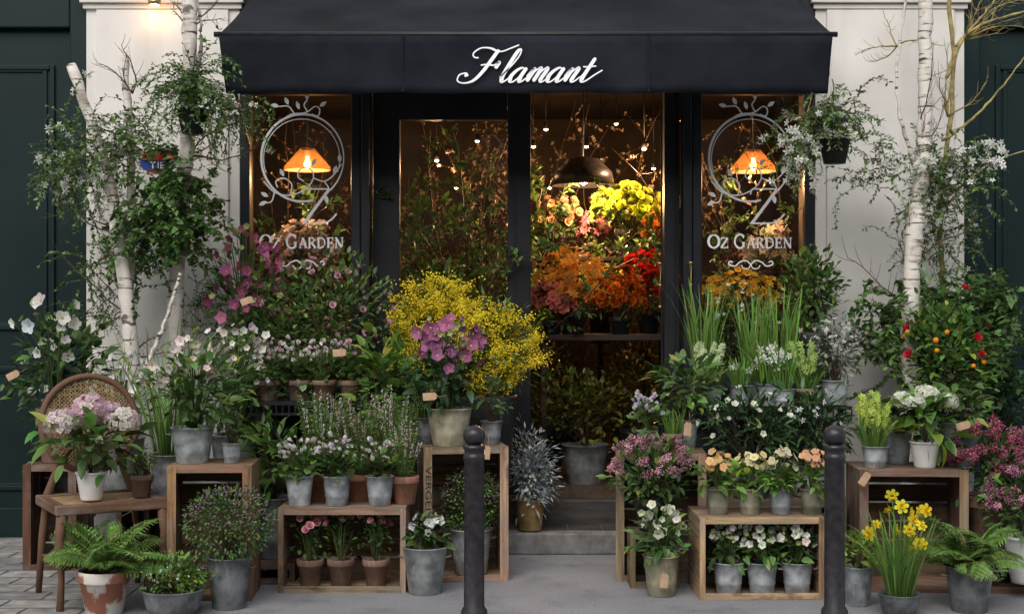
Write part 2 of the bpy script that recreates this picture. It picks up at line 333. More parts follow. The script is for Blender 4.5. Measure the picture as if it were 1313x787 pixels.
def fern(mb,c,n,L,col,drop=1.5,zz=1.2):
    for i in range(n):
        a=6.283*i/n+rng.normal(0,.3); o=np.array([math.cos(a),math.sin(a),0]); el=rng.uniform(.5,1.45); l=L*rng.uniform(.6,1.12); k=20
        p=np.array(c,float)+o*.02; pts=[p.copy()]; 
        for j in range(k):
            e=el-drop*(j/k)**1.3*rng.uniform(.9,1.1); p=p+(o*math.cos(e)+np.array([0,0,math.sin(e)]))*l/k; pts.append(p.copy())
        pts=np.array(pts); tube(mb,pts,np.linspace(.003,.001,k+1),(.16,.18,.05),4,False)
        t=nrm(np.gradient(pts,axis=0)); sd=nrm(np.cross(t,[0,0,1.])); tw=rng.normal(0,.4); nn=np.cross(sd,t); sd=sd*math.cos(tw)+nn*math.sin(tw)
        u=np.linspace(0,1,k+1); m=u>.12; ln=(l*.30*np.sin(np.pi*np.clip(u*.88+.12,0,1))**.8)[m]
        for sg in (-1,1):
            cc=vary(col,m.sum(),.12)*rng.uniform(.8,1.25); ax=sd[m]*sg+t[m]*.35+np.array([0,0,-.1]); scatter(mb,T_LANCE,pts[m],ax,ln,cc*.8,roll=.15)
            for f in (.25,.45,.65,.82): 
                q=pts[m]+nrm(ax)*ln[:,None]*f; s_=(1-f)*.55+.1; scatter(mb,T_SMALL,q,sd[m]*sg*.5+t[m],ln*s_*.6,cc,roll=.2); scatter(mb,T_SMALL,q,sd[m]*sg*.7-t[m]*.7,ln*s_*.55,cc,roll=.2)
c0y=[0]
def strands(Sm,Lm,Fm,c,n,L,col,T=T_SMALL,ls=.03,droop=.16,up=.4,fcol=None,fT=T_STAR,fs=.02,fp=.3,r0=.05,gap=.02,pinn=True,box3=(1,1,1),scol=(.10,.11,.045),bias=(0,0,0)):
    c=np.array(c,float); B=np.array(box3,float); FP=[];FD=[]
    for i in range(n):
        d=rdir(1)[0]*B+np.array([0,-.1,up])+np.array(bias); d=nrm(d); p=c+rng.normal(0,r0,3); l=L*rng.uniform(.35,1.1); k=max(5,int(l/gap)); pts=[p.copy()]
        for j in range(k):
            d=nrm(d+rng.normal(0,.16,3)+np.array([0,0,-droop*(.3+j/k)])); p=p+d*gap; p[1]=min(p[1],-.04-c0y[0]); pts.append(p.copy())
        pts=np.array(pts); tube(Sm,pts,.0016,scol,3,False)
        t=nrm(np.gradient(pts,axis=0)); sd=nrm(np.cross(t,[0,0,1.])+rng.normal(0,.3,t.shape))
        bc=np.array(col)*rng.uniform(.45,1.45)
        for sg in (-1,1): scatter(Lm,T,pts[1:],sd[1:]*sg+t[1:]*.5+rng.normal(0,.3,t[1:].shape),ls*rng.uniform(.6,1.25,k),vary(bc,k,.15),roll=.5)
        if fcol is not None:
            m=rng.uniform(0,1,k+1)<fp*(.3+np.arange(k+1)/k)*rng.choice([.2,.6,2.0]); FP.append(np.repeat(pts[m],2,0)+rng.normal(0,.016,(m.sum()*2,3))); FD.append(np.repeat(t[m],2,0)*.4+rng.normal(0,.5,(m.sum()*2,3))+np.array([0,-.8,.2]))
    if fcol is not None:
        P=np.concatenate(FP);D=np.concatenate(FD)
        if len(P): scatter(Fm,fT,P,D,fs*rng.uniform(.6,1.2,len(P)),vary(fcol,len(P),.06,.02),(.7,.68,.5),3)
# ---------------------------------------------------------------- pots
def pot(root,kind,r,h):
    mb=MB(); k=dict(zinc='zinc',zd='zinc_dark',terra='terra',td='terra_dark',white='white',olive='olive',peel='peel',dark='dark',gold='gold',bowl='zinc_dark')[kind]
    if kind in('zinc','zd','olive','gold'):
        b=r*.74; f=lambda u:b+(r-b)*u
        pr=[(0,0),(b,0),(b+.002,.004)]
        for u in (.28,.33,.38,.78): 
            e=.003 if u in(.33,) else 0; pr.append((f(u)+e,h*u))
        pr+=[(r,h*.96),(r+.004,h*.97),(r+.005,h*.99),(r+.002,h),(r-.004,h*.995),(r-.006,h*.9),(r-.008,h*.82)]
    elif kind=='bowl': pr=[(0,0),(r*.7,0),(r*.85,h*.35),(r*.96,h*.8),(r,h*.95),(r+.006,h),(r-.006,h),(r-.012,h*.8)]
    elif kind=='white':
        b=r*.68; pr=[(0,0),(b,0)]+[(b+(r-b)*u+(.002 if i%2 else 0),h*u) for i,u in enumerate(np.linspace(.05,.92,15))]+[(r+.004,h*.94),(r+.004,h),(r-.006,h),(r-.01,h*.8)]
    else:
        b=r*.68; c=r*.93; pr=[(0,0),(b,0),(b+.003,h*.02),(c,h*.74),(r,h*.755),(r+.002,h*.78),(r+.003,h*.97),(r,h),(r-.008,h),(r-.012,h*.8)]
    lathe(mb,pr,30); o=mb.obj('pot',k,root); o.rotation_euler=(0,0,rng.uniform(0,6))
    mb=MB(); lathe(mb,[(0,h*.86),(r*.5,h*.87),(r-.009,h*.84)],18); mb.obj('soil','soil',root)
    if kind in('zinc','zd') and r>.075:
        for sg in (-1,1):
            mb=MB(); th=np.linspace(0,math.pi,9); tube(mb,np.stack([sg*(r*.93+.004+.028*np.sin(th)),.028*np.cos(th),np.full(9,h*.78)+0.004*np.sin(th)],1),.003,n=6); mb.obj('handle',k,root)
# ---------------------------------------------------------------- plant kinds; zt pot-top z, W half width, H height
WH=(.84,.83,.78)
def k_cyclamen(F,B,zt,W,H,r,col=WH,cc=(.45,.12,.25)):
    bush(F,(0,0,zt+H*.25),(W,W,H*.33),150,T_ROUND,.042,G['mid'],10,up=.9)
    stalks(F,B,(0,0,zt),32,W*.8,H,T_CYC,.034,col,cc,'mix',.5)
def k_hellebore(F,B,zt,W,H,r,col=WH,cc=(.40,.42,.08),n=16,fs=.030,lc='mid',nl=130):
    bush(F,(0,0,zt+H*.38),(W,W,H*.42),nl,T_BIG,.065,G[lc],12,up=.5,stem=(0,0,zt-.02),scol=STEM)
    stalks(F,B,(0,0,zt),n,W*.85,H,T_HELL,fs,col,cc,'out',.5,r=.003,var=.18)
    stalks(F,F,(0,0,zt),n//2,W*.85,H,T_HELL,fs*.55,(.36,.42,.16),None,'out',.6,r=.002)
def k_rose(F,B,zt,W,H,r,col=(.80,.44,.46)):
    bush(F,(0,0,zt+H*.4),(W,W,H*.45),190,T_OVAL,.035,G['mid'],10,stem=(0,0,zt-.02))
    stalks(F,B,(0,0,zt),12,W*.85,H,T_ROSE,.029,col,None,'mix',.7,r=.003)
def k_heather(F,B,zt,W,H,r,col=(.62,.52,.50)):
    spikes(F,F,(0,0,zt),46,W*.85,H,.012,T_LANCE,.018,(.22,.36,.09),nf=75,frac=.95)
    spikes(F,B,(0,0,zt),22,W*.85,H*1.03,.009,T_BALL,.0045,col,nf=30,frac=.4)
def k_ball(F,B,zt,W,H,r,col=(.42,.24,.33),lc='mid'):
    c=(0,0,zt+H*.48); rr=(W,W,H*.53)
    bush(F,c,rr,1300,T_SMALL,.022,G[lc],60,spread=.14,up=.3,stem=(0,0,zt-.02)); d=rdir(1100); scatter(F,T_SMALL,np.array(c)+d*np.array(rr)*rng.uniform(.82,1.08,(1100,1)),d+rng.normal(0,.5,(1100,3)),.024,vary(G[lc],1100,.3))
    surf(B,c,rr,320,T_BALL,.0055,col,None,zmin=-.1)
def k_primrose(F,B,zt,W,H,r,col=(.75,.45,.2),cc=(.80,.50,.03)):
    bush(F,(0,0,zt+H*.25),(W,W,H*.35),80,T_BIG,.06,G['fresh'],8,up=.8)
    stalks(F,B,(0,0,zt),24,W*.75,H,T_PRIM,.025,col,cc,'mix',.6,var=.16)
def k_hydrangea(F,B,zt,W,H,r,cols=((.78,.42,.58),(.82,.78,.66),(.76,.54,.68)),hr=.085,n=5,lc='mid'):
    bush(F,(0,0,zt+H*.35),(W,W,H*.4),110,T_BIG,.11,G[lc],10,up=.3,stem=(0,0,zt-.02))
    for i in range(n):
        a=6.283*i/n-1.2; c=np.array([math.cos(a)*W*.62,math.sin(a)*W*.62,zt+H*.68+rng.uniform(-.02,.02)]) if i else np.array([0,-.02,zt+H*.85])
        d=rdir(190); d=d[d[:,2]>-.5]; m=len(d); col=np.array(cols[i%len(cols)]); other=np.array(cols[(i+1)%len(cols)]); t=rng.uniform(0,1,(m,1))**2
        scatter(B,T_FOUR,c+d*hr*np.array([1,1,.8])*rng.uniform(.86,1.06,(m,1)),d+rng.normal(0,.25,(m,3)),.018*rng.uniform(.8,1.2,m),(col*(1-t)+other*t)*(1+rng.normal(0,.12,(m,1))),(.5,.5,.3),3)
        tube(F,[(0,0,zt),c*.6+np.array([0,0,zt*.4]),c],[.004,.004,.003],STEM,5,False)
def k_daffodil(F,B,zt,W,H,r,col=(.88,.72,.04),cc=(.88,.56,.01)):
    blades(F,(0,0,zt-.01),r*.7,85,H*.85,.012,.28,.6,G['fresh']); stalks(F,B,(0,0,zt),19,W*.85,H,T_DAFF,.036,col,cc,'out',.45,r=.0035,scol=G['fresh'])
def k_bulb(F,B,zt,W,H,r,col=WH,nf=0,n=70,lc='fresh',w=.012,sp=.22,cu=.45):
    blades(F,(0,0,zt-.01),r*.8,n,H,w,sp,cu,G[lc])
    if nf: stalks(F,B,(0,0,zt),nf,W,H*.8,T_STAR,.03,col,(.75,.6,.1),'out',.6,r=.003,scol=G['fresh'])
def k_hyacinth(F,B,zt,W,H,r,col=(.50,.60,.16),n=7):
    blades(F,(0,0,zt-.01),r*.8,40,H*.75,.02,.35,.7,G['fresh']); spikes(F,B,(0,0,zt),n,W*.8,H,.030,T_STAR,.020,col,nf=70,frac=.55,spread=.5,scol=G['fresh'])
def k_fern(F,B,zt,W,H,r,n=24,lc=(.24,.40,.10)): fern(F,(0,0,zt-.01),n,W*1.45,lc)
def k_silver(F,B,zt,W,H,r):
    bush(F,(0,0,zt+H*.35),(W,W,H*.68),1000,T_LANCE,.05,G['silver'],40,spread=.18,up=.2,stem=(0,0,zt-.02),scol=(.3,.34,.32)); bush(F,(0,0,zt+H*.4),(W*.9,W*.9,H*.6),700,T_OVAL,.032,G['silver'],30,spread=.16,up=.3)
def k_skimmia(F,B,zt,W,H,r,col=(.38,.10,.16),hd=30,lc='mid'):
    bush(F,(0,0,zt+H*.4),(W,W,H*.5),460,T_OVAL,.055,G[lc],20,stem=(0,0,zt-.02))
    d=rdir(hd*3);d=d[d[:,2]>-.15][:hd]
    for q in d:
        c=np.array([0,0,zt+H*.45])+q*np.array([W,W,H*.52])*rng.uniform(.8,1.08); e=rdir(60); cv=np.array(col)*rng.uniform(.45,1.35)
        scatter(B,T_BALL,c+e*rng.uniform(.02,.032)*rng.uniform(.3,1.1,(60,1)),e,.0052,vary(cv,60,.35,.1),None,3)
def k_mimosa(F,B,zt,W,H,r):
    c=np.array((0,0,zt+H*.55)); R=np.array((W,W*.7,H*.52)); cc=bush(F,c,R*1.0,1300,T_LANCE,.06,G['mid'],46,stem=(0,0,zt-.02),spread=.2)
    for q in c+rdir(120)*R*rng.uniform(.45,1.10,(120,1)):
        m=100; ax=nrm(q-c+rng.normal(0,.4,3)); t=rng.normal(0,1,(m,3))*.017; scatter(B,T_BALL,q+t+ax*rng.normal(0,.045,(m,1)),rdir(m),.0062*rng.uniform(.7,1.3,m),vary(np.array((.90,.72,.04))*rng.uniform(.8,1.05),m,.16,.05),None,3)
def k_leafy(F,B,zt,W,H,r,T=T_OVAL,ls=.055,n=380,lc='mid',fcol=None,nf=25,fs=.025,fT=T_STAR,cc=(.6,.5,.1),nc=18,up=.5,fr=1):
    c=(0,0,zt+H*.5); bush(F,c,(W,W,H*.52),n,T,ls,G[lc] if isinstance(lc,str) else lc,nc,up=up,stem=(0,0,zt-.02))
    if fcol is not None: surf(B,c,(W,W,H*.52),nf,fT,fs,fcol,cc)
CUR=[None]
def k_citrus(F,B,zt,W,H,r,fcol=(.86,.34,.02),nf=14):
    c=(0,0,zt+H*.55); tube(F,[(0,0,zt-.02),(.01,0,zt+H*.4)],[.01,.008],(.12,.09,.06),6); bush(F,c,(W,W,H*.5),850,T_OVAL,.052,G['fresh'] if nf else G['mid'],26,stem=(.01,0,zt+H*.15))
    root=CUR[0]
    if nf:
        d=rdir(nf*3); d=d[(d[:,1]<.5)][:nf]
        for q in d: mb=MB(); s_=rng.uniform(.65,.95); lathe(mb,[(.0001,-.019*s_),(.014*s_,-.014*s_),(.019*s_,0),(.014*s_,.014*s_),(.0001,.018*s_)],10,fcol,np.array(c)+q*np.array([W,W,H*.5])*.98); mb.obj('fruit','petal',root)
K={k[2:]:v for k,v in list(globals().items()) if k.startswith('k_')}
def P(kind,label,px,y,z0,pot_k,pw,ph,fw,fh,group=None,name=None,cat='plant',dx=0,**kw):
    s=S(y); root=thing(name or 'potted_'+kind.replace('ball','boxwood').replace('leafy','shrub').replace('bulb','narcissus').replace('silver','ragwort'),label,cat,(X(px,y),y,z0),rng.uniform(-.1,.1),group)
    CUR[0]=root; r=pw/2/s; h=ph/s; pot(root,pot_k,r,h); F=MB();B=MB(); K[kind](F,B,h,fw/2/s,fh/s,r,**kw)
    F.obj('foliage','leaf',root); B.obj('blossom','petal',root); return root
# ================================================================= SETTING
g=MB(); box(g,-60,60,-60,60,-.3,0); go=g.obj('ground','asphalt'); go['kind']='structure'; go['label']='grey worn asphalt pavement'
g=MB(); box(g,-7,-2.0,-4.2,-.045,.0,.004); o=g.obj('pavement','setts'); o['kind']='structure'
BW=thing('building','cream plastered shop building with pilasters','building')
def bp(name,mat,*bs,parent=BW,bev=.004,label=None): return boxpart(name,mat,parent,*bs,bev=bev,label=label)
bp('wall','cream',(-2.73,-1.745,0,.1,0,3.6)); bp('wall','cream',(1.945,2.90,0,.1,0,3.6))
bp('wall','cream',(-9,9,.02,.5,3.604,8)); bp('wall','cream',(-9,-4.9,0,.5,0,3.6)); bp('wall','cream',(4.9,9,0,.5,0,3.6))
for a,b in ((-2.73,-1.745),(1.945,2.90)):
    bp('cornice','cream',(a-.03,b+.03,-.05,-.001,3.44,3.50),(a-.015,b+.015,-.025,-.001,3.405,3.438),(a-.05,b+.05,-.09,-.001,3.503,3.60))
    bp('plinth','stone',(a-.02,b+.02,-.04,-.001,.0,.28),bev=.01)
    bp('pilaster','cream',(a+.07,b-.07,-.022,-.001,.283,3.40))
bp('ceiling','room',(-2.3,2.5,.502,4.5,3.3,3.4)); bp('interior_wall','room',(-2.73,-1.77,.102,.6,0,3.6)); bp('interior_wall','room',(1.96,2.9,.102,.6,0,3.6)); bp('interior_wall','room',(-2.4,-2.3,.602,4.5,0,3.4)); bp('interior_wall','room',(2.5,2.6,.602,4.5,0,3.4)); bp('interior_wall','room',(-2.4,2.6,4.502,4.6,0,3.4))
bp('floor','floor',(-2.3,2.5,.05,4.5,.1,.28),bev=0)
OB=thing('building','stone apartment building across the street','building',(0,-21,0))
boxpart('wall','street',OB,(-24,24,-4,0,0,10.5),bev=0)
for i in range(12):
    for j in range(3):
        x=-22+i*4; z=.6+j*3.4; boxpart('window','frame',OB,(x,x+1.3,.001,.04,z,z+2.2),bev=0)
DS=thing('doorstep','worn stone doorstep with dark brick tile riser','step',(X(722,-.2),0,0))
boxpart('step','stone',DS,(-.42,.46,-.5,-.12,0,.133),bev=.012); boxpart('threshold','tile',DS,(-.44,.50,-.118,.048,.0,.279),bev=.006)
boxpart('tile_tread','tile',DS,*[(-.40+i*.213,-.40+i*.213+.207,-.40+j*.095,-.40+j*.095+.09,.1335,.140) for i in range(4) for j in range(3)],bev=.0)
def gdoor(x0,x1,lab):
    R=thing('carriage_door',lab,'door',((x0+x1)/2,.12,0)); w=(x1-x0)/2
    boxpart('frame','green',R,(-w,-w+.12,-.06,.1,0,3.6),(w-.12,w,-.06,.1,0,3.6),(-w+.12,w-.12,-.06,.1,3.3,3.6),bev=.01)
    for sx in (-1,1):
        a,b=(-w+.122,-.004) if sx<0 else (.004,w-.122)
        bs=[(a,b,0,.05,0.01,3.298)]
        for z0,z1 in ((.28,1.15),(1.32,3.1)):
            for q in (0,1):
                e=.11+.05*q; t=.02-.008*q
                bs+=[(a+e,a+e+.03,-t,-.0005,z0+e*.3,z1-e*.3),(b-e-.03,b-e,-t,-.0005,z0+e*.3,z1-e*.3),(a+e+.031,b-e-.031,-t,-.0005,z0+e*.3,z0+e*.3+.03),(a+e+.031,b-e-.031,-t,-.0005,z1-e*.3-.03,z1-e*.3)]
        bs.append((a,b,-.03,-.0005,.012,.2)); boxpart('door_leaf','green',R,*bs,bev=.004)
    boxpart('sill','stone',R,(-w,w,-.1,.1,-.02,.009),bev=0)
gdoor(-4.9,-2.735,'tall bottle green panelled carriage door beside cream pilaster'); gdoor(2.905,4.9,'bottle green panelled double door by cream pilaster')
# ---------------------------------------------------------------- shop front
SF=thing('shop_front','slate black glazed shop front under the canvas awning','shop front')
def sfp(name,mat,*bs,bev=.005,parent=SF): return boxpart(name,mat,parent,*bs,bev=bev)
TOP=2.92
sfp('fascia','frame',(-1.74,1.94,0,.1,TOP,3.6),(-1.74,1.94,-.04,-.001,TOP+.0,TOP+.09))
def pane(mb,x0,x1,y,z0,z1): mb.add([(x0,y,z0),(x1,y,z0),(x1,y,z1),(x0,y,z1)],np.array([[0,1,2,3]]),smooth=False)
def window(x0,x1,z0,z1,y,fr=.05,d=.07,low=None):
    R=bpy.data.objects.new('window',None); COL.objects.link(R); R.parent=SF; R.location=((x0+x1)/2,y,0); w=(x1-x0)/2
    if fr: boxpart('frame','frame',R,(-w,-w+fr,0,d,z0,z1),(w-fr,w,0,d,z0,z1),(-w+fr,w-fr,0,d,z1-fr,z1),(-w+fr,w-fr,0,d,z0,z0+fr),bev=.006)
    mb=MB(); pane(mb,-w+fr,w-fr,d*.45,z0+fr,z1-fr); mb.obj('glass','glass',R)
    if low: boxpart('sill','frame',R,(-w-.01,w+.01,-.05,d,z0-.05,z0-.002),bev=.006)
    return R
xs=lambda p:(p-656.5)/200
window(xs(308),xs(462),.80,TOP,0,.06,low=1); window(xs(888),xs(1044),.80,TOP,0,.06,low=1)
for a,b in ((308,462),(888,1044)):
    x0,x1=xs(a),xs(b); sfp('stall_riser','frame',(x0,x1,.01,.1,0,.748),(x0+.1,x1-.1,-.01,.009,.15,.62),bev=.008)
sfp('mullion','frame',(xs(463),xs(474),-.02,.16,0,TOP)); sfp('mullion','frame',(xs(876),xs(887),-.02,.16,0,TOP))
yc=.16
window(xs(511),xs(650),.75,2.719,yc,.0,.07)
sfp('mullion','frame',(xs(475)+.001,xs(510),yc-.01,yc+.1,.0,TOP-.001)); sfp('transom','frame',(xs(511),xs(650),yc-.008,yc+.09,2.72,TOP-.001)); sfp('mullion','frame',(xs(651),xs(681),yc-.02,yc+.1,.28,TOP-.001)); sfp('mullion','frame',(xs(855),xs(875),yc-.02,yc+.1,.28,TOP-.001))
for px in (660,868): sfp('moulding','frame',(xs(px)-.006,xs(px)+.006,yc-.03,yc-.0205,.3,TOP-.01),bev=.002)
sfp('stall_riser','frame',(xs(511),xs(650),yc,yc+.08,0,.749))
DR=bpy.data.objects.new('door',None); COL.objects.link(DR); DR.parent=SF; DR.location=(xs(858),yc+.11,0); DR.rotation_euler=(0,0,math.radians(83))
boxpart('frame','frame',DR,(.0,.08,-.02,.025,.29,2.85),(.78,.86,-.02,.025,.29,2.85),(.08,.78,-.02,.025,2.76,2.85),(.08,.78,-.02,.025,.29,.6),bev=.004)
mb=MB(); box(mb,.08,.78,0,.004,.6,2.76); mb.obj('glass','glass',DR)
for px in (848,884):
    mb=MB(); x=xs(px); y=yc-.08 if px==848 else -.06; tube(mb,[(x,y+.04,1.5),(x,y,1.5),(x,y,1.78),(x,y+.04,1.78)],.009,n=8); 
    for zz in (1.5,1.64,1.78): lathe(mb,[(.0,-.01),(.013,-.008),(.014,0),(.013,.008),(0,.01)],10,(1,1,1),(x,y,zz))
    mb.obj('door_handle','brass',SF)
# ---------------------------------------------------------------- awning
AW=thing('awning','black canvas awning with white script lettering on valance','awning')
ax0,ax1,yf,zf,zw=-1.71,1.87,-.80,3.09,3.50
def sheet(f,nu,nv,mat,name,parent,thick=.004):
    u=np.linspace(0,1,nu);v=np.linspace(0,1,nv); V=np.array([f(a,b) for b in v for a in u]); i=np.arange(nv-1)[:,None]*nu+np.arange(nu-1)[None]
    mb=MB(); mb.add(V,np.stack([i,i+1,i+nu+1,i+nu],-1).reshape(-1,4)); o=mb.obj(name,mat,parent); m=o.modifiers.new('t','SOLIDIFY'); m.thickness=thick; return o
sheet(lambda a,b:(ax0+.05+(ax1-ax0-.09)*a+(-.05+.09*a)*b,-.002+(yf+.002)*b,zw+(zf-zw)*b-.02*math.sin(math.pi*b)+.004*math.sin(a*25)*math.sin(math.pi*b)),80,12,'awning','canopy',AW)
sheet(lambda a,b:(ax0+(ax1-ax0)*a+b*(.04-.07*a),yf-.012+(.009*math.sin(a*31+1)+.004*math.sin(a*77+b*3)+.006*math.sin(a*9-b*5))*b,zf-.01-(.335+.004*math.sin(a*40))*b),160,8,'awning','valance',AW)
mb=MB(); tube(mb,[(ax0-.03,yf,zf),(ax1+.03,yf,zf)],.016,n=10); mb.obj('front_bar','blackmetal',AW)
for q in (.3,.7):
    x=ax0+(ax1-ax0)*q; mb=MB(); box(mb,x-.005,x+.005,yf-.028,yf-.014,zf-.34,zf-.012); mb.obj('seam','awning',AW)
for x in (ax0+.02,ax1-.02):
    mb=MB(); tube(mb,[(x,-.0,2.55),(x,-.4,2.80),(x,yf+.02,zf-.02)],.012,n=8); tube(mb,[(x-.0,yf,zf-.06),(x,yf-.0,zf-.2),(x,yf,zf-.24)],.006,n=6); mb.obj('arm','blackmetal',AW)
def cr(p,n=9):
    p=np.array(p,float); q=np.vstack([2*p[0]-p[1],p,2*p[-1]-p[-2]]); o=[]
    for i in range(1,len(q)-2):
        for t in np.arange(n)/n:
            o.append(.5*((2*q[i])+(-q[i-1]+q[i+1])*t+(2*q[i-1]-5*q[i]+4*q[i+1]-q[i+2])*t*t+(-q[i-1]+3*q[i]-3*q[i+1]+q[i+2])*t**3))
    o.append(p[-1]); return np.array(o)
def ribbon(mb,p,w,org,sc,k=0,rnd=True):
    p=np.asarray(p,float); t=nrm(np.gradient(p,axis=0)); n=np.stack([-t[:,1],t[:,0]],1); w=np.broadcast_to(np.asarray(w,float),(len(p),)).copy()
    L=p+n*w[:,None]/2; R=p-n*w[:,None]/2; m=len(p); ox,oy,oz=org; sx,sz=sc if isinstance(sc,tuple) else (sc,sc)
    f=lambda a:np.stack([ox+a[:,0]*sx,np.full(m,oy-.0002*k),oz+a[:,1]*sz],1)
    i=np.arange(m-1); mb.add(np.vstack([f(L),f(R)]),np.stack([i,i+1,i+m+1,i+m],1))
def pen(mb,pts,org,sc,thin,thick,shear,k,n=9):
    p=cr(pts,n); p=np.stack([p[:,0]+p[:,1]*shear,p[:,1]],1); t=nrm(np.gradient(p,axis=0)); d=np.clip(-t[:,1],0,1)**1.3; w=thin+(thick-thin)*d
    w=np.convolve(np.pad(w,2,mode='edge'),np.ones(5)/5,'valid'); w[0]*=.5; w[-1]*=.5; ribbon(mb,p,w,org,sc,k)
SC={'F':[[(-6,29),(-12,30),(-15,35),(-9,41),(2,41),(11,38),(19,37),(28,41),(36,45)],[(14,39),(11,26),(7,11),(1,1),(-9,-2),(-18,1),(-19,8),(-13,10),(-9,6)],[(1,20),(9,21),(17,20),(22,24),(21,16)]],
'l':[[(-2,5),(4,16),(9,30),(8,39),(5,38),(3,28),(1,8),(3,0),(6,0),(11,6)]],
'a':[[(13,13),(9,17),(3,13),(0,6),(2,0),(6,0),(11,7),(14,16)],[(14,17),(12,6),(13,0),(16,0),(21,6)]],
'm':[[(-1,6),(2,14),(4,16),(4,12),(2,0)],[(2,0),(5,10),(10,17),(12,14),(10,0)],[(10,0),(13,10),(18,17),(20,14),(18,3),(20,-.5),(23,1),(27,6)]],
'n':[[(-1,6),(2,14),(4,16),(4,12),(2,0)],[(2,0),(5,10),(10,17),(12,14),(10,3),(12,-.5),(15,1),(19,6)]],
't':[[(-1,5),(3,15),(6,28)],[(6,29),(3,12),(2,3),(4,-.5),(8,1),(15,8),(22,14)],[(-4,18),(4,18),(12,19)]]}
mb=MB(); k=0; s=1/219.5
for ch,px in (('F',605),('l',640),('a',652),('m',673),('a',700),('n',721),('t',742)):
    for st in SC[ch]:
        k+=1; pen(mb,st,(X(px,yf),yf-.034,Z(106,yf)),s*1.04,1.7,5.2,.5,k)
mb.obj('lettering','decal',AW)
# ---- window decals
def serif(ch):
    T,t=2.0,.95
    D={'O':[('e',)], 'Z':[([(.5,9.6),(7,9.6)],t),([(6.8,9.4),(.6,.5)],T),([(.2,.4),(7,.4)],t),([(.5,10),(.5,7.8)],t),([(7,0),(7,2.4)],t)],
    'A':[([(4,10),(.8,0)],t),([(4,10),(7.4,0)],T),([(2,3.6),(5.8,3.6)],t),([(-.2,.3),(2,.3)],.6),([(5.8,.3),(8.8,.3)],.6)],
    'R':[([(1.5,10),(1.5,0)],T),([(1.5,9.7),(4.2,9.6),(5.8,7.6),(4.2,5.3),(1.5,5.1)],1.1),([(3.6,5.2),(7.4,0)],T),([(0,.3),(3,.3)],.6),([(0,9.8),(2.6,9.8)],.6),([(6,.3),(8.4,.3)],.6)],
    'D':[([(1.5,10),(1.5,0)],T),([(1.5,9.7),(5,9.4),(7.6,7),(7.6,3),(5,.6),(1.5,.3)],1.4),([(0,.3),(3,.3)],.6),([(0,9.8),(3,9.8)],.6)],
    'E':[([(1.5,10),(1.5,0)],T),([(0,9.7),(6.2,9.7)],t),([(1.5,5.2),(5,5.2)],t),([(0,.3),(6.4,.3)],t),([(6.2,10),(6.2,7.8)],t),([(6.4,0),(6.4,2.4)],t),([(5,6.4),(5,4)],t)],
    'N':[([(1.5,10),(1.5,0)],t),([(1,10),(7.6,0)],T),([(7.6,10),(7.6,0)],t),([(0,.3),(3,.3)],.6),([(0,9.8),(2,9.8)],.6),([(6.2,9.8),(9,9.8)],.6)],
    'G':[([(7.6,8.2),(6,9.8),(3.4,9.8),(1,7.2),(1,2.8),(3.4,.3),(6,.3),(7.6,1.6)],1.5),([(7.5,0.8),(7.5,4.2)],T),([(6,4.3),(8.8,4.3)],.6),([(7.6,9.9),(7.6,7.2)],.7)]}
    return D[ch]
ADV={'O':10.5,'Z':8.6,'G':10.4,'A':9.4,'R':9.2,'D':10,'E':8.2,'N':10.5,' ':5}
def word(mb,txt,cx,y,z,h,width,k0=0,bigs=()):
    k=k0; f=lambda i:1.28 if i in bigs else 1
    tot=sum(ADV[c]*f(i) for i,c in enumerate(txt)); sx=width/tot; x=cx-width/2
    for i,ch in enumerate(txt):
        sc=(sx*f(i),h/10*f(i))
        if ch!=' ':
            for st in serif(ch):
                k+=1
                if st[0]=='e':
                    a=np.linspace(0,2*np.pi,33); p=np.stack([4.9+4.2*np.cos(a),5+4.7*np.sin(a)],1); ribbon(mb,p,.8+1.3*np.abs(np.cos(a)),(x,y,z),sc,k)
                else:
                    p=np.array(st[0],float); p=cr(p,6) if len(p)>2 else p; ribbon(mb,p,st[1],(x,y,z),sc,k)
        x+=ADV[ch]*sc[0]
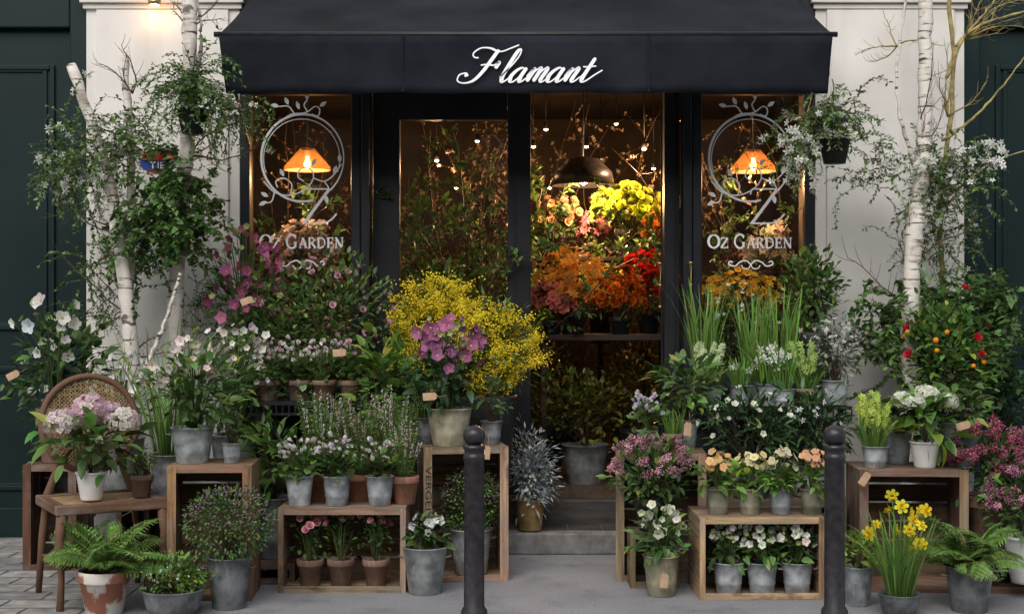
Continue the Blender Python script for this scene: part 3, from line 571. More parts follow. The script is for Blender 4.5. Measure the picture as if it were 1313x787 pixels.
def decal(cx):
    yg=.07*.45-.003; mb=MB(); px=1/200; o=(xs(cx),yg,Z(202,0)); k=0
    a=np.linspace(math.radians(-48),math.radians(285),70); ribbon(mb,np.stack([53*np.cos(a),56*np.sin(a)],1),1.5+1.6*np.abs(np.sin(a/2)),o,px,1)
    a=np.linspace(math.radians(-20),math.radians(200),50); ribbon(mb,np.stack([49*np.cos(a)-1,51*np.sin(a)-1],1),1.1,o,px,2)
    cur=[[(-30,46),(-14,56),(4,58),(16,66),(22,62),(20,54),(12,56)],[(-10,56),(-18,66),(-30,66)],[(6,60),(2,68),(6,74)],
         [(-50,-30),(-36,-44),(-16,-48),(4,-40),(14,-26),(10,-14),(-2,-14),(-6,-24),(2,-30)],[(-36,-44),(-40,-56),(-50,-58)],[(-16,-48),(-14,-34),(-24,-26),(-34,-30),(-32,-38)],
         [(14,-26),(28,-30),(40,-22),(50,-8)],[(28,-30),(34,-40),(30,-48)]]
    for c in cur: k+=1; ribbon(mb,cr(c),1.7,o,px,3+k)
    for x,z,a in ((6,74,1.6),(22,66,.6),(-30,66,2.9),(-18,68,2.0),(-46,-56,3.6),(-44,-50,2.6),(30,-48,-1.4),(40,-20,1.2),(48,-6,1.6),(-4,62,1.9),(-24,-24,2),(12,-10,1)):
        k+=1; d=np.array([math.cos(a),math.sin(a)]); t=np.linspace(0,1,7); ribbon(mb,np.array([x,z])+d*t[:,None]*11,.3+5*np.sin(np.pi*t),o,px,3+k)
    for st,w in (([(2,-40),(34,-40)],2.0),([(34,-41),(2,-84)],3.8),([(0,-84),(26,-84),(36,-80),(44,-72)],2.2),([(2,-40),(0,-47)],1.8)): k+=1; ribbon(mb,np.array(st,float) if len(st)==2 else cr(st),w,o,px,3+k)
    word(mb,'OZ GARDEN',xs(cx),yg,Z(318,0),.068,110*px,30,(0,3))
    for sg in (-1,1):
        k+=1; o2=(xs(cx),yg,Z(339,0)); ribbon(mb,cr([(0,0),(sg*6,5),(sg*14,3),(sg*20,-2),(sg*28,0),(sg*27,4),(sg*23,3)]),1.7,o2,px,70+k); k+=1; ribbon(mb,cr([(0,0),(sg*3,-5),(sg*9,-5),(sg*12,-1)]),1.3,o2,px,70+k)
    return mb
for cx in (387,963): decal(cx).obj('window_lettering','decal',SF)
# ---------------------------------------------------------------- lamps
def lamp_light(parent,loc,e,col=(1,.57,.27),r=.04):
    l=bpy.data.lights.new('lamp_light','POINT'); l.energy=e; l.color=col; l.shadow_soft_size=r; o=bpy.data.objects.new('lamp_light',l); COL.objects.link(o); o.location=loc; o.parent=parent; return o
def table_lamp(px,py,y,lab):
    R=thing('pendant_lamp',lab,'lamp',(X(px,y),y,Z(py,y)),group='pendant lamps with amber cone shades'); mb=MB()
    lathe(mb,[(.045,.10),(.05,.102),(.155,-.02),(.16,-.045),(.155,-.045),(.15,-.02),(.045,.095)],32); mb.obj('lamp_shade','shade',R)
    mb=MB(); lathe(mb,[(.0001,-.035),(.018,-.028),(.025,-.005),(.02,.015),(.012,.03),(.012,.05),(.0001,.05)],14); mb.obj('bulb','bulb',R)
    mb=MB(); tube(mb,[(0,0,.1),(0,0,3.3-Z(py,y))],.004,n=6); mb.obj('cord','blackmetal',R); lamp_light(R,(0,-.0,-.10),20)
table_lamp(394,210,.55,'lit amber cone pendant lamp behind the shop window'); table_lamp(966,212,.55,'lit amber cone pendant lamp behind the shop window')
R=thing('pendant_lamp','large dark dome pendant lamp above the flower table','lamp',(X(748,1.7),1.7,Z(228,1.7))); mb=MB(); lathe(mb,[(.03,.16),(.12,.14),(.22,.04),(.24,-.06),(.235,-.06),(.21,.04),(.03,.15)],32); mb.obj('lamp_shade','iron',R); mb=MB(); tube(mb,[(0,0,.15),(0,0,3.3-Z(228,1.7))],.005); mb.obj('cord','blackmetal',R)
mb=MB(); lathe(mb,[(.0001,-.06),(.03,-.04),(.035,0),(.0001,.04)],12); mb.obj('bulb','bulb',R); lamp_light(R,(0,-.1,-.14),58)
for i,(px,py,y) in enumerate(((752,187,2.4),(826,190,1.6),(684,187,2.0),(790,158,2.8),(560,205,2.6),(612,180,2.6),(838,215,2.2),(585,240,3.2),(705,240,3.2),(770,250,3.0),(700,165,2.2))):
    R=thing('spot_lamp','small lit ceiling spot on thin black cord','lamp',(X(px,y),y,Z(py,y)),group='small spot lamps over the flowers'); mb=MB(); lathe(mb,[(.0001,-.02),(.014,-.014),(.018,0),(.0001,.012)],12); mb.obj('bulb','spot',R); mb=MB(); lathe(mb,[(.02,-.005),(.022,.0),(.018,.05),(.0001,.055)],14); mb.obj('housing','blackmetal',R); mb=MB(); tube(mb,[(0,0,.05),(0,0,3.3-Z(py,y))],.003); mb.obj('cord','blackmetal',R)
    if i in (1,4): lamp_light(R,(0,-.05,-.06),44 if i==1 else 20)
R=thing('wall_lamp','small lit brass lamp under the cornice','lamp',(X(197,-.12),-.10,Z(4,-.12))); mb=MB(); lathe(mb,[(.0001,-.012),(.03,-.01),(.0001,.0)],14); mb.obj('bulb','spot',R); mb=MB(); lathe(mb,[(.035,-.008),(.04,0),(.04,.03),(.0001,.032)],18); mb.obj('housing','brass',R); lamp_light(R,(0,0,-.06),.7)
# ---------------------------------------------------------------- interior display
R=thing('display_table','dark wooden display table inside the doorway','table',(X(775,1.1),1.1,.28)); s=S(1.1)
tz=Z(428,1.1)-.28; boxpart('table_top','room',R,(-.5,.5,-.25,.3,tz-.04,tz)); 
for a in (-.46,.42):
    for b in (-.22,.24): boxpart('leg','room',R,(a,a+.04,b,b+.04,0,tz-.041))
def bouquet(label,px,y,z0,r,h,W,H,T,fs,col,cc=None,n=60,lc='dark',nm='bouquet',ls=.06,nl=120):
    R=thing(nm,label,'flowers',(X(px,y),y,z0)); pot(R,'dark',r,h); F=MB();B=MB()
    bush(F,(0,0,h+H*.4),(W,W,H*.5),nl,T_LONG,ls,G[lc],12,stem=(0,0,h-.03)); surf(B,(0,0,h+H*.45),(W,W,H*.55),n,T,fs,col,cc,zmin=-.4,var=.25,front=.6); surf(B,(0,0,h+H*.4),(W*.75,W*.75,H*.4),n//2,T,fs,col,cc,var=.2,front=.6)
    F.obj('foliage','leaf',R);B.obj('blossom','petal',R)
tt=.28+tz
bouquet('orange lilies in a black bucket on the table',735,1.0,tt,.11,.16,.24,.44,T_LILY,.055,(.86,.40,.06),(.8,.5,.05),110,nl=180)
bouquet('deep orange tulips on the table',795,.95,tt,.08,.12,.17,.36,T_ROSE,.038,(.86,.24,.03),None,90,nl=200,lc='mid')
bouquet('salmon orchids beside the orange lilies',708,.9,tt,.07,.10,.15,.28,T_HELL,.042,(.72,.22,.16),(.3,.05,.02),80,nl=160)
bouquet('crimson tulips on the dark table',832,1.2,tt,.09,.16,.20,.44,T_ROSE,.040,(.60,.03,.02),None,100,nl=220,lc='mid')
bouquet('yellow green snowball blooms in tall vase',803,1.9,Z(330,1.9),.09,.22,.26,.34,T_ROSE,.05,(.60,.66,.07),None,100,'fresh',nl=200)
bouquet('pale apricot blooms in a vase on the shelf',716,2.0,Z(330,1.9),.08,.2,.16,.28,T_ROSE,.04,(.62,.38,.22),None,45,'mid',nl=220)
bouquet('pink lilies in a vase on the shelf',757,2.1,Z(330,1.9),.07,.12,.14,.24,T_LILY,.05,(.62,.22,.30),None,40,'mid',nl=160)
bouquet('orange ranunculus in a vase on the shelf',845,1.8,Z(330,1.9),.07,.10,.12,.22,T_ROSE,.035,(.75,.30,.05),None,45,'mid',nl=160)
bouquet('yellow orchids standing behind the table flowers',770,1.55,1.25,.09,.22,.20,.34,T_HELL,.045,(.75,.52,.06),None,60,'mid',nl=200)
R=thing('plant_stand','slim dark display stand behind the table','stand',(X(770,1.55),1.55,.28)); mb=MB(); lathe(mb,[(.12,0),(.12,.02),(.02,.04),(.02,.94),(.11,.955),(.11,.9695),(.0001,.9695)],18); mb.obj('column','room',R)
R=thing('shelf','dark shelf carrying a tall vase','shelf',(X(780,1.9),1.9,.28)); zz=Z(330,1.9)-.283; boxpart('shelf_board','room',R,(-.6,.5,-.2,.25,zz-.03,zz)); boxpart('support','room',R,(-.6,-.56,-.2,.2,0,zz-.031)); boxpart('support','room',R,(.46,.5,-.2,.2,0,zz-.031))
def branches(label,px,y,z0,H,W,n,fcol,nf=26,lc=(.10,.055,.028),leaf=None,fs=.012):
    R=thing('blossom_branches',label,'flowers',(X(px,y),y,z0)); pot(R,'dark',.11,.3); Sx=MB();B=MB()
    for i in range(n):
        a=rng.uniform(0,6.283); p=np.array([0,0,.25]); d=nrm(np.array([math.cos(a)*W/H,math.sin(a)*W/H*.6,1.0])); pts=[p.copy()]
        for j in range(16): d=nrm(d+rng.normal(0,.13,3)); p=p+d*H/16; pts.append(p.copy())
        tube(Sx,pts,np.linspace(.007,.002,17),lc,4,False); pts=np.array(pts)
        for j in range(5,16):
            e=nrm(rdir(1)[0]+np.array([0,0,.6])); l=rng.uniform(.1,.28); q=[pts[j],pts[j]+e*l*.5+rng.normal(0,.01,3),pts[j]+e*l]; tube(Sx,q,[.002,.0016,.001],lc,3,False)
            t=rng.uniform(0,1,(nf//3,1)); pp=q[0]+(q[2]-q[0])*t+rng.normal(0,.008,(nf//3,3)); scatter(B,T_STAR,pp,rdir(len(pp)),fs*rng.uniform(.5,1.3,len(pp)),vary(fcol,len(pp),.3,.1),(.5,.3,.1),3)
            if leaf: t=rng.uniform(0,1,(18,1)); pp=q[0]+(q[2]-q[0])*t; scatter(Sx,T_OVAL,pp,rdir(18)+e,.06*rng.uniform(.6,1.2,18),vary(G[leaf],18,.25))
    Sx.obj('branch','leaf',R); B.obj('blossom','petal',R)
branches('tall flowering cherry branches in a dark bucket',730,2.3,.28,2.7,.8,18,(.66,.48,.36),30,fs=.017); branches('tall leafy budding branches in a dark bucket',600,1.0,.28,2.3,.6,12,(.5,.33,.2),9,leaf='mid'); branches('arching blossom twigs in dark bucket',545,2.0,.28,2.7,.8,14,(.55,.36,.22))
branches('leafy green branches in a bucket behind glass',635,1.5,.28,2.0,.7,12,(.5,.35,.18),9,leaf='fresh'); branches('blossom twigs standing against the back wall',580,3.2,.28,2.7,1.0,12,(.55,.36,.2)); branches('low leafy green branches in dark bucket',530,.8,.28,1.7,.5,12,(.5,.35,.18),6,leaf='mid')
branches('blossom twigs beside the shop window',400,1.2,.28,2.5,.6,10,(.6,.4,.25)); branches('blossom twigs in a bucket near the lamp',960,1.3,.28,2.5,.7,10,(.6,.38,.2)); branches('budding branches standing by the doorway',830,2.9,.28,2.7,.6,9,(.6,.4,.2))
branches('leafy branches beside the window lamp',430,.9,.28,2.0,.4,7,(.5,.35,.2),6,leaf='mid'); branches('leafy branches behind window flowers',920,.9,.28,2.1,.4,7,(.5,.35,.2),6,leaf='mid')
bouquet('white and blush peonies on window stand',392,.55,1.50,.08,.15,.22,.42,T_ROSE,.045,(.72,.60,.55),None,90); bouquet('pink hydrangeas on window stand',345,.7,1.35,.08,.12,.17,.26,T_ROSE,.045,(.6,.40,.42),None,60)
bouquet('yellow and orange spring flowers on window stand',950,.5,1.30,.09,.12,.26,.32,T_HELL,.035,(.84,.58,.05),(.5,.2,.02),110,nl=200,lc='mid'); bouquet('white lilies on window stand',985,.8,1.6,.08,.15,.16,.34,T_LILY,.05,(.62,.56,.46),None,40)
for px,y,z in ((392,.55,1.50),(345,.7,1.35),(950,.5,1.30),(985,.8,1.6)):
    R=thing('plant_stand','slim dark display stand in the window','stand',(X(px,y),y,.28)); mb=MB(); lathe(mb,[(.12,0),(.12,.02),(.02,.04),(.02,z-.32),(.11,z-.30),(.11,z-.2805),(.0001,z-.2805)],18); mb.obj('column','room',R)
P('leafy','golden green euonymus in a dark tub in the doorway',750,.75,.28,'zd',60,50,130,90,T=T_OVAL,lc=(.13,.14,.025),n=700)
P('leafy','golden shrub in dark tub behind the doorway',820,1.3,.28,'dark',60,60,110,105,T=T_OVAL,lc=(.22,.19,.03),n=700)
P('leafy','dark leafy shrub in dark tub behind the window',560,.75,.28,'dark',60,110,160,150,T=T_LONG,ls=.12,lc='mid',n=700)
P('leafy','yellowish shrub in dark tub just inside',700,1.5,.28,'dark',55,60,100,110,T=T_OVAL,lc=(.18,.17,.04),n=500)
# ================================================================= STREET FURNITURE AND DISPLAY
def bollard(px):
    R=thing('bollard','black cast iron bollard with a ball top','bollard',(X(px,-2.6),-2.6,0),group='cast iron bollards along the kerb')
    mb=MB(); lathe(mb,[(.0001,0),(.075,0),(.075,.05),(.062,.07),(.06,.12),(.047,.14),(.045,.80),(.049,.805),(.049,.825),(.045,.83),(.045,.85),(.05,.855),(.05,.87),(.030,.875)],36); mb.obj('post','iron',R)
    mb=MB(); a=np.linspace(-1.15,1.57,14); lathe(mb,[(max(.0001,.051*math.cos(t)),.915+.047*math.sin(t)) for t in a],32); mb.obj('ball_top','iron',R)
bollard(608); bollard(1070)
def wc(b): c=np.array(b)*rng.uniform(.7,1.55)*(1+rng.normal(0,.06,3)); return c
def crate(label,px0,px1,y,ztop,depth=.34,rot=0,col=(.20,.125,.075),upright=False,z0=0,ns=4):
    w=(px1-px0)/S(y)/2; R=thing('wooden_crate',label,'crate',(X((px0+px1)/2,y),y,z0),rot,'wooden fruit crates used as plant stands'); H=ztop-z0; t=.012
    for sg in (-1,1):
        x0,x1=(-w,-w+t) if sg<0 else (w-t,w); mb=MB()
        if upright:
            n=3; st=(depth+.006)/n
            for i in range(n): box(mb,x0,x1,i*st,i*st+st-.006-rng.uniform(0,.004),.0,H-t-.001,col=wc(col))
        else:
            n=ns; st=(H+.008-t)/n
            for i in range(n): box(mb,x0,x1,0,depth,i*st,i*st+st-.010,col=wc(col))
        mb.obj('side_panel','wood',R)
    for nm,z0_,z1_ in (('top_panel',H-t,H),('bottom_panel',.002,.002+t)):
        mb=MB(); n=3; st=(depth+.008)/n; e=0 if nm=='top_panel' else t+.001
        for i in range(n): box(mb,-w+e-rng.uniform(0,.006)*(nm=='top_panel'),w-e,i*st,i*st+st-.008,z0_,z1_,col=wc(col))
        mb.obj(nm,'wood',R)
    mb=MB(); n=4 if not upright else 6; st=(H-2*t-.002)/n
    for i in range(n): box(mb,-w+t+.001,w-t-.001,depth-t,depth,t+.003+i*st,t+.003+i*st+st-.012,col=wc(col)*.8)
    mb.obj('back_panel','wood',R)
    for sg in (-1,1):
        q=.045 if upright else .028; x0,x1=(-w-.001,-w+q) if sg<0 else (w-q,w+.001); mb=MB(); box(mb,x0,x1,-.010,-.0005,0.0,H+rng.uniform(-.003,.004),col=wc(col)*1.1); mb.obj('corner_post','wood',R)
    for za,zb_ in ((H-.035,H-.001),(.001,.035)):
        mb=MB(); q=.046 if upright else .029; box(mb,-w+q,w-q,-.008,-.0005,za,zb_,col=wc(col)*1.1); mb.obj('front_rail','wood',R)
    return R,w,H
crate('low open wooden crate holding small pink rose pots',357,520,-1.62,.445,.42,0,(.25,.17,.11))
crate('low open wooden crate holding white hellebore pots',897,1057,-1.80,.425,.40,.02,(.27,.18,.11))
crate('tall upright wooden crate beside the chair',215,322,-1.83,.69,.36,.05,(.21,.125,.07),True)
cv,wv,hv=crate('tall wooden crate with dark stencilled lettering on post',543,652,-1.33,.735,.38,.16,(.25,.165,.10),True)
crate('tall upright wooden crate beside the doorstep',790,905,-1.33,.70,.36,-.08,(.20,.135,.085),True)
crate('upright wooden crate stacked with hydrangea and hyacinth pots',1103,1240,-1.62,.645,.40,-.06,(.17,.10,.065),True)
crate('dark wooden crate behind the cane chair',30,98,-1.0,.60,.34,.0,(.12,.06,.035),True)
crate('low dark crate on the pavement behind the chair',150,215,-1.2,.45,.34,.0,(.10,.055,.035))
tc=bpy.data.curves.new('txt','FONT'); tc.body='VERGERS DU'; tc.size=.075; tc.extrude=.0004
to=bpy.data.objects.new('txt',tc); COL.objects.link(to); dg=bpy.context.evaluated_depsgraph_get(); me=bpy.data.meshes.new_from_object(to.evaluated_get(dg)); bpy.data.objects.remove(to)
me.materials.clear(); me.materials.append(M['ink']); tb=bpy.data.objects.new('lettering',me); COL.objects.link(tb); tb.parent=cv; tb.location=(-wv+.010,-.0115,hv-.10); tb.rotation_euler=(math.radians(90),math.radians(90),0); tb.scale=(1,.62,1)
def mtable(label,px0,px1,y,z,depth):
    w=(px1-px0)/S(y)/2; R=thing('metal_table',label,'table',(X((px0+px1)/2,y),y,0),group='black folding metal tables')
    mb=MB(); box(mb,-w,w,0,depth,z-.012,z); mb.obj('table_top','blackmetal',R)
    mb=MB(); box(mb,-w,w,-.006,-.0005,z-.018,z+.004); box(mb,-w,w,-.006,-.0005,z-.075,z-.06)
    n=int(w*2/.035)
    for i in range(n+1): x=-w+i*2*w/n; box(mb,x-.004,x+.004,-.005,-.0005,z-.0598,z-.0182)
    mb.obj('apron','blackmetal',R)
    for yy in (.03,depth-.03):
        for sg in (-1,1): mb=MB(); tube(mb,[(sg*w*.92,yy,z-.013),(-sg*w*.92+0,yy+.016*sg,0)],.011,n=8); mb.obj('leg','blackmetal',R)
TL,TR=.955,.925
mtable('black metal table with cyclamen pots on it',322,476,-.95,TL,.36); mtable('black metal table with spring bulb pots on it',886,1092,-.90,TR,.36)
CH=thing('cane_chair','antique brown wooden chair with oval cane back','chair',(X(130,-1.74),-1.74,0),math.radians(30))
wd=(.16,.085,.05); sz=.52
def cb_(n,*b,c=wd):
    mb=MB(); 
    for q in b: box(mb,*q,col=c)
    o=mb.obj(n,'wood',CH); m=o.modifiers.new('b','BEVEL'); m.width=.006; m.segments=2; return o
cb_('seat_frame',(-.28,.28,-.25,-.20,sz-.05,sz),(-.28,.28,.20,.25,sz-.05,sz),(-.28,-.23,-.199,.199,sz-.05,sz),(.23,.28,-.199,.199,sz-.05,sz))
def weave(mb,rx,rz,pitch):
    for sg in (-1,1,0,2):
        for k_ in np.arange(-1.6,1.6,pitch/max(rx,.1)*(1 if sg in(-1,1) else 1.4)):
            L=[]
            for t in np.linspace(-1.5,1.5,61):
                u,v=((t,sg*t+k_) if sg in(-1,1) else (t,k_) if sg==0 else (k_,t))
                if u*u+v*v<=1: L.append((u,v))
            if len(L)>1: tube(mb,[(q[0]*rx,.17*q[1]*rz,q[1]*rz) for q in (L[0],L[-1])],.0022,(1,1,1),3,False)
mb=MB(); box(mb,-.229,.229,-.199,.199,sz-.016,sz-.010); mb.obj('seat','cane',CH)
mb=MB(); a=np.linspace(0,2*np.pi,41); 
pts=np.stack([.25*np.cos(a),.25+.08*np.sin(a)*.5,.88+.25*np.sin(a)],1); tube(mb,pts,.017,wd,8,False); mb.obj('backrest','wood',CH)
mb=MB(); weave(mb,.235,.235,.020); o=mb.obj('cane_panel','cane',CH); o.location=(0,.25,.88)
for sg in (-1,1):
    mb=MB(); tube(mb,[(sg*.25,-.225,sz-.05),(sg*.262,-.235,.36),(sg*.25,-.225,.15),(sg*.262,-.25,0)],[.026,.022,.016,.02],wd,8); mb.obj('leg','wood',CH)
    mb=MB(); tube(mb,[(sg*.15,.25,.70),(sg*.22,.235,sz),(sg*.25,.225,.3),(sg*.26,.27,0)],[.016,.024,.02,.016],wd,8); mb.obj('leg','wood',CH)
mb=MB(); tube(mb,[(-.25,-.22,.2),(.25,.22,.2)],.01,wd,6); tube(mb,[(.25,-.22,.205),(-.25,.22,.205)],.01,wd,6); mb.obj('stretcher','wood',CH)
# ================================================================= POTTED PLANTS (street)
P('fern','bright fern in a whitewash peeling clay pot',134,-2.12,0,'peel',66,56,140,85)
P('leafy','low green plant with tiny white flowers in zinc bowl',222,-2.15,0,'bowl',80,34,88,38,T=T_SMALL,ls=.03,n=700,lc='fresh',fcol=WH,nf=40,fs=.009)
P('ball','rounded boxwood with purple buds in tall zinc pot',294,-1.98,0,'zd',56,66,108,88)
zc=.69
P('hellebore','pale pink hellebore in zinc bucket on upright crate',247,-1.68,zc,'zinc',54,46,125,120,col=(.80,.66,.63),n=34,nl=280)
P('leafy','small seedling in little zinc pot on crate',297,-1.70,zc,'zinc',24,26,36,45,T=T_OVAL,ls=.035,n=90,lc='mid')
P('bulb','tall green narcissus leaves standing in zinc bucket',215,-1.45,.46,'zinc',46,60,80,180,n=60,w=.014); crate('small low crate behind the upright crate',185,245,-1.44,.455,.2,0,(.10,.055,.035))
P('hydrangea','pink and cream hydrangea in white ribbed pot on chair',117,-1.85,sz,'white',38,36,128,96)
P('leafy','small green plant in clay pot on chair seat',181,-1.72,sz,'td',30,28,44,40,T=T_OVAL,ls=.03,n=120,lc='fresh')
P('hellebore','white hellebore in a zinc bucket behind chair',155,-1.0,.45,'zd',60,70,110,110,n=24,fs=.036)
P('hellebore','white flowered camellia in clay pot on dark crate',72,-.85,.60,'td',50,70,125,150,n=11,fs=.048,nl=280,lc='dark')
P('leafy','leafy green shrub with white flowers behind chair',100,-.6,.25,'zd',60,60,140,190,T=T_BIG,ls=.09,n=340,lc='mid',fcol=WH,nf=14,fs=.035,fT=T_HELL)
P('hellebore','tall purple hellebore in dark pot by the window',318,-.35,.55,'dark',60,80,125,235,col=(.42,.11,.24),cc=(.4,.4,.15),n=50,fs=.042,nl=420,lc='mid')
P('hellebore','white and pink flowering plants crowding behind crate',300,-.9,.5,'zd',60,60,110,150,n=60,fs=.027,col=(.80,.72,.70),nl=320)
P('leafy','dense green shrub with pink buds below window',425,-.45,.5,'dark',70,110,170,160,T=T_OVAL,ls=.05,n=1200,lc='mid',fcol=(.74,.42,.52),nf=34,fs=.027,fT=T_ROSE,nc=30)
P('leafy','dark evergreen shrub under shop window',360,-.4,.4,'dark',70,110,130,150,T=T_OVAL,ls=.05,n=800,lc='mid',nc=26)
P('leafy','broad leaved lime green plant beside mimosa',490,-.95,.35,'dark',46,80,66,135,T=T_BIG,ls=.10,n=150,lc='fresh')
GR='cyclamen pots on the black metal table'
for px,c in ((345,(.82,.72,.72)),(383,WH),(416,WH),(450,(.80,.58,.62))): P('cyclamen','flowering cyclamen in clay pot on metal table',px,-.80,TL,'td',30,26,48,56,group=GR,col=c)
P('leafy','arching leafy plant in a grey zinc bucket',352,-1.25,.12,'zd',50,78,88,95,T=T_LONG,ls=.11,n=190,lc='fresh')
crate('small dark crate under the leafy bucket',325,378,-1.40,.118,.30,0,(.10,.06,.04))
ct=.445
for px in (384,432,487): P('cyclamen','white cyclamen in small zinc pot on crate',px,-1.52,ct,'zinc',36,38,58,50,group='white cyclamen in zinc pots on a crate')
for px in (398,437,482): P('rose','pink miniature rose in brown clay pot inside crate',px,-1.50,.016,'td',34,34,52,66,group='miniature rose pots inside the low crate')
P('heather','white heather in clay pot behind cyclamen',412,-1.32,ct,'terra',44,36,70,94,col=(.78,.74,.68)); P('heather','pink heather in clay pot behind cyclamen',462,-1.30,ct,'terra',48,34,80,94,col=(.74,.50,.55)); P('heather','pale heather in clay pot on crate',505,-1.30,ct,'terra',46,38,74,94,col=(.76,.68,.62))
P('heather','green heather in clay pot beside white cyclamen',519,-1.46,ct,'terra',36,36,48,60,col=(.6,.5,.45))
P('hellebore','white hellebore in round zinc bucket on the asphalt',545,-1.62,0,'zd',56,60,60,46,n=12,nl=90)
zv=.735
P('hellebore','purple hellebore in mossy clay pot on tall crate',576,-1.22,zv,'olive',58,48,112,120,col=(.42,.14,.28),cc=(.6,.55,.25),n=38,fs=.046,nl=260,lc='dark')
P('bulb','upright green leaves behind purple hellebore',548,-1.12,zv,'zd',36,34,40,130,n=40)
P('leafy','small trailing plant in little grey pot with tag',630,-1.16,zv,'zd',28,30,52,60,T=T_OVAL,ls=.04,n=150,lc='mid')
P('ball','small round boxwood standing inside tall crate',604,-1.18,.02,'zd',54,58,74,76,lc='mid')
P('mimosa','large yellow mimosa in dark tub by the door',622,-.60,.25,'dark',80,155,145,112)
P('mimosa','yellow mimosa sprays in dark tub',558,-.45,.35,'dark',70,150,125,118)
P('silver','silver ragwort in a brass coloured pot on doorstep',680,-.42,.141,'gold',38,40,68,90)
zr=.70
P('cyclamen','white and violet cyclamen in olive pot on crate',830,-1.22,zr,'olive',27,27,46,50,col=(.78,.73,.80)); P('bulb','green shoots in small clay pot on crate',863,-1.25,zr,'td',26,24,32,40,n=40); P('leafy','leafy green plant in zinc bucket on crate',880,-1.08,zr,'zinc',30,38,80,80,T=T_BIG,ls=.08,n=190,lc='mid')
P('skimmia','pink budded skimmia standing inside upright crate',835,-1.42,.30,'dark',44,40,104,84,col=(.68,.36,.42),hd=60)
crate('small low crate under the skimmia',808,870,-1.50,.295,.22,0,(.12,.08,.05))
P('hellebore','white hellebore in mossy green pot with kraft tag',848,-1.68,0,'olive',46,52,68,66,n=24,col=(.74,.78,.60),nl=110)
zb=.425; cols=[(.84,.50,.25),(.82,.72,.40),(.84,.78,.56),(.84,.46,.30)]
for i,px in enumerate((921,962,1001,1041)): P('primrose','cream and orange primrose in zinc pot on crate',px,-1.70,zb,'olive' if i!=2 else 'zinc',31,33,52,52,group='primrose pots on the low crate',col=cols[i])
for px in (934,977,1022): P('hellebore','white hellebore in zinc pot inside low crate',px,-1.70,.016,'zinc',40,40,58,54,n=30,nl=90,fs=.027,group='white hellebore pots inside the low crate',col=(.78,.80,.68))
P('leafy','dark leaved shrub with white clusters behind crate',960,-1.2,.45,'zd',60,40,130,95,T=T_LONG,ls=.07,n=600,lc='dark',fcol=(.74,.78,.60),nf=50,fs=.022,fT=T_HELL); crate('dark crate under the white clustered shrubs',905,1085,-1.35,.445,.34,0,(.1,.07,.05))
P('leafy','glossy dark shrub with white flowers in dark pot',1040,-1.15,.45,'zd',60,40,110,100,T=T_LONG,ls=.08,n=520,lc='dark',fcol=WH,nf=30,fs=.02)
for px,h in ((903,95),(965,85),(1003,88)): P('bulb','tall narcissus leaves in zinc pot on black table',px,-.62,TR,'zinc',34,28,46,h+35,n=75,w=.013,sp=.12,cu=.3,group='tall narcissus pots on the black table')
P('hyacinth','pale green hyacinths in zinc pot on black table',910,-.80,TR,'zinc',34,26,48,58,col=(.60,.70,.40)); P('bulb','snowdrops in small zinc pot on black table',950,-.80,TR,'zd',30,26,44,42,nf=10); P('bulb','white star narcissus in zinc pot on black table',985,-.80,TR,'zinc',30,28,46,66,nf=16,n=50); P('bulb','white narcissus in white pot on table edge',1005,-.84,TR,'zinc',28,22,40,60,nf=8,n=40); P('hyacinth','green budded hyacinth in brown pot on black table',1034,-.80,TR,'td',28,22,36,60,col=(.42,.56,.16))
P('leafy','white flowering olive leaved shrub in zinc pot',1070,-.76,TR,'zinc',36,32,66,78,T=T_LONG,ls=.045,n=500,lc='grey',fcol=WH,nf=80,fs=.015)
P('leafy','dark star jasmine shrub below the shop window',945,-.30,.62,'dark',60,100,90,110,T=T_LONG,ls=.06,n=700,lc='dark',fcol=WH,nf=50,fs=.018); P('leafy','dark evergreen with pale blossom beside shop window',1000,-.32,.62,'dark',60,90,90,90,T=T_LONG,ls=.06,n=600,lc='dark',fcol=(.8,.8,.7),nf=45,fs=.018)
P('citrus','small round bay tree in a dark pot by window',1041,-.30,.62,'dark',50,150,76,100,nf=0)
zx=.645
P('hyacinth','lime green hyacinths in ribbed zinc pot on crate',1122,-1.52,zx,'zinc',34,28,46,66,col=(.56,.70,.14),n=9); P('hydrangea','cream white hydrangea in white pot on crate',1186,-1.52,zx,'white',38,34,92,70,cols=((.76,.80,.60),(.80,.80,.74),(.60,.72,.36)),hr=.06,lc='fresh')
P('leafy','green plant in zinc bucket behind hydrangea',1152,-1.32,zx,'zinc',34,40,50,40,T=T_OVAL,ls=.05,n=120,lc='mid'); P('leafy','glossy green plant in wide zinc bucket on crate',1230,-1.42,zx,'zd',50,56,60,40,T=T_BIG,ls=.07,n=140,lc='mid')
P('citrus','calamondin orange tree in tub by the pilaster',1208,-.95,.28,'zd',70,110,115,150,nf=13)
P('daffodil','yellow daffodils in a low grey bowl on pavement',1153,-2.15,0,'bowl',54,28,90,135)
P('leafy','small lime leaved plant in zinc pot',1100,-1.92,0,'zinc',38,50,50,40,T=T_ROUND,ls=.04,n=130,lc='lime')
P('fern','light green fern in large grey zinc bucket',1243,-2.05,0,'zd',60,58,125,75,n=26); P('skimmia','rosy red skimmia in wide pot beside crate',1270,-1.50,.25,'td',70,60,120,98,col=(.48,.13,.20),hd=95); P('skimmia','dusty pink skimmia in a pale pot',1318,-1.75,.08,'white',60,60,104,95,col=(.62,.28,.36),hd=75)
crate('low dark crate beneath red skimmia',1240,1322,-1.64,.245,.3,0,(.12,.07,.05))
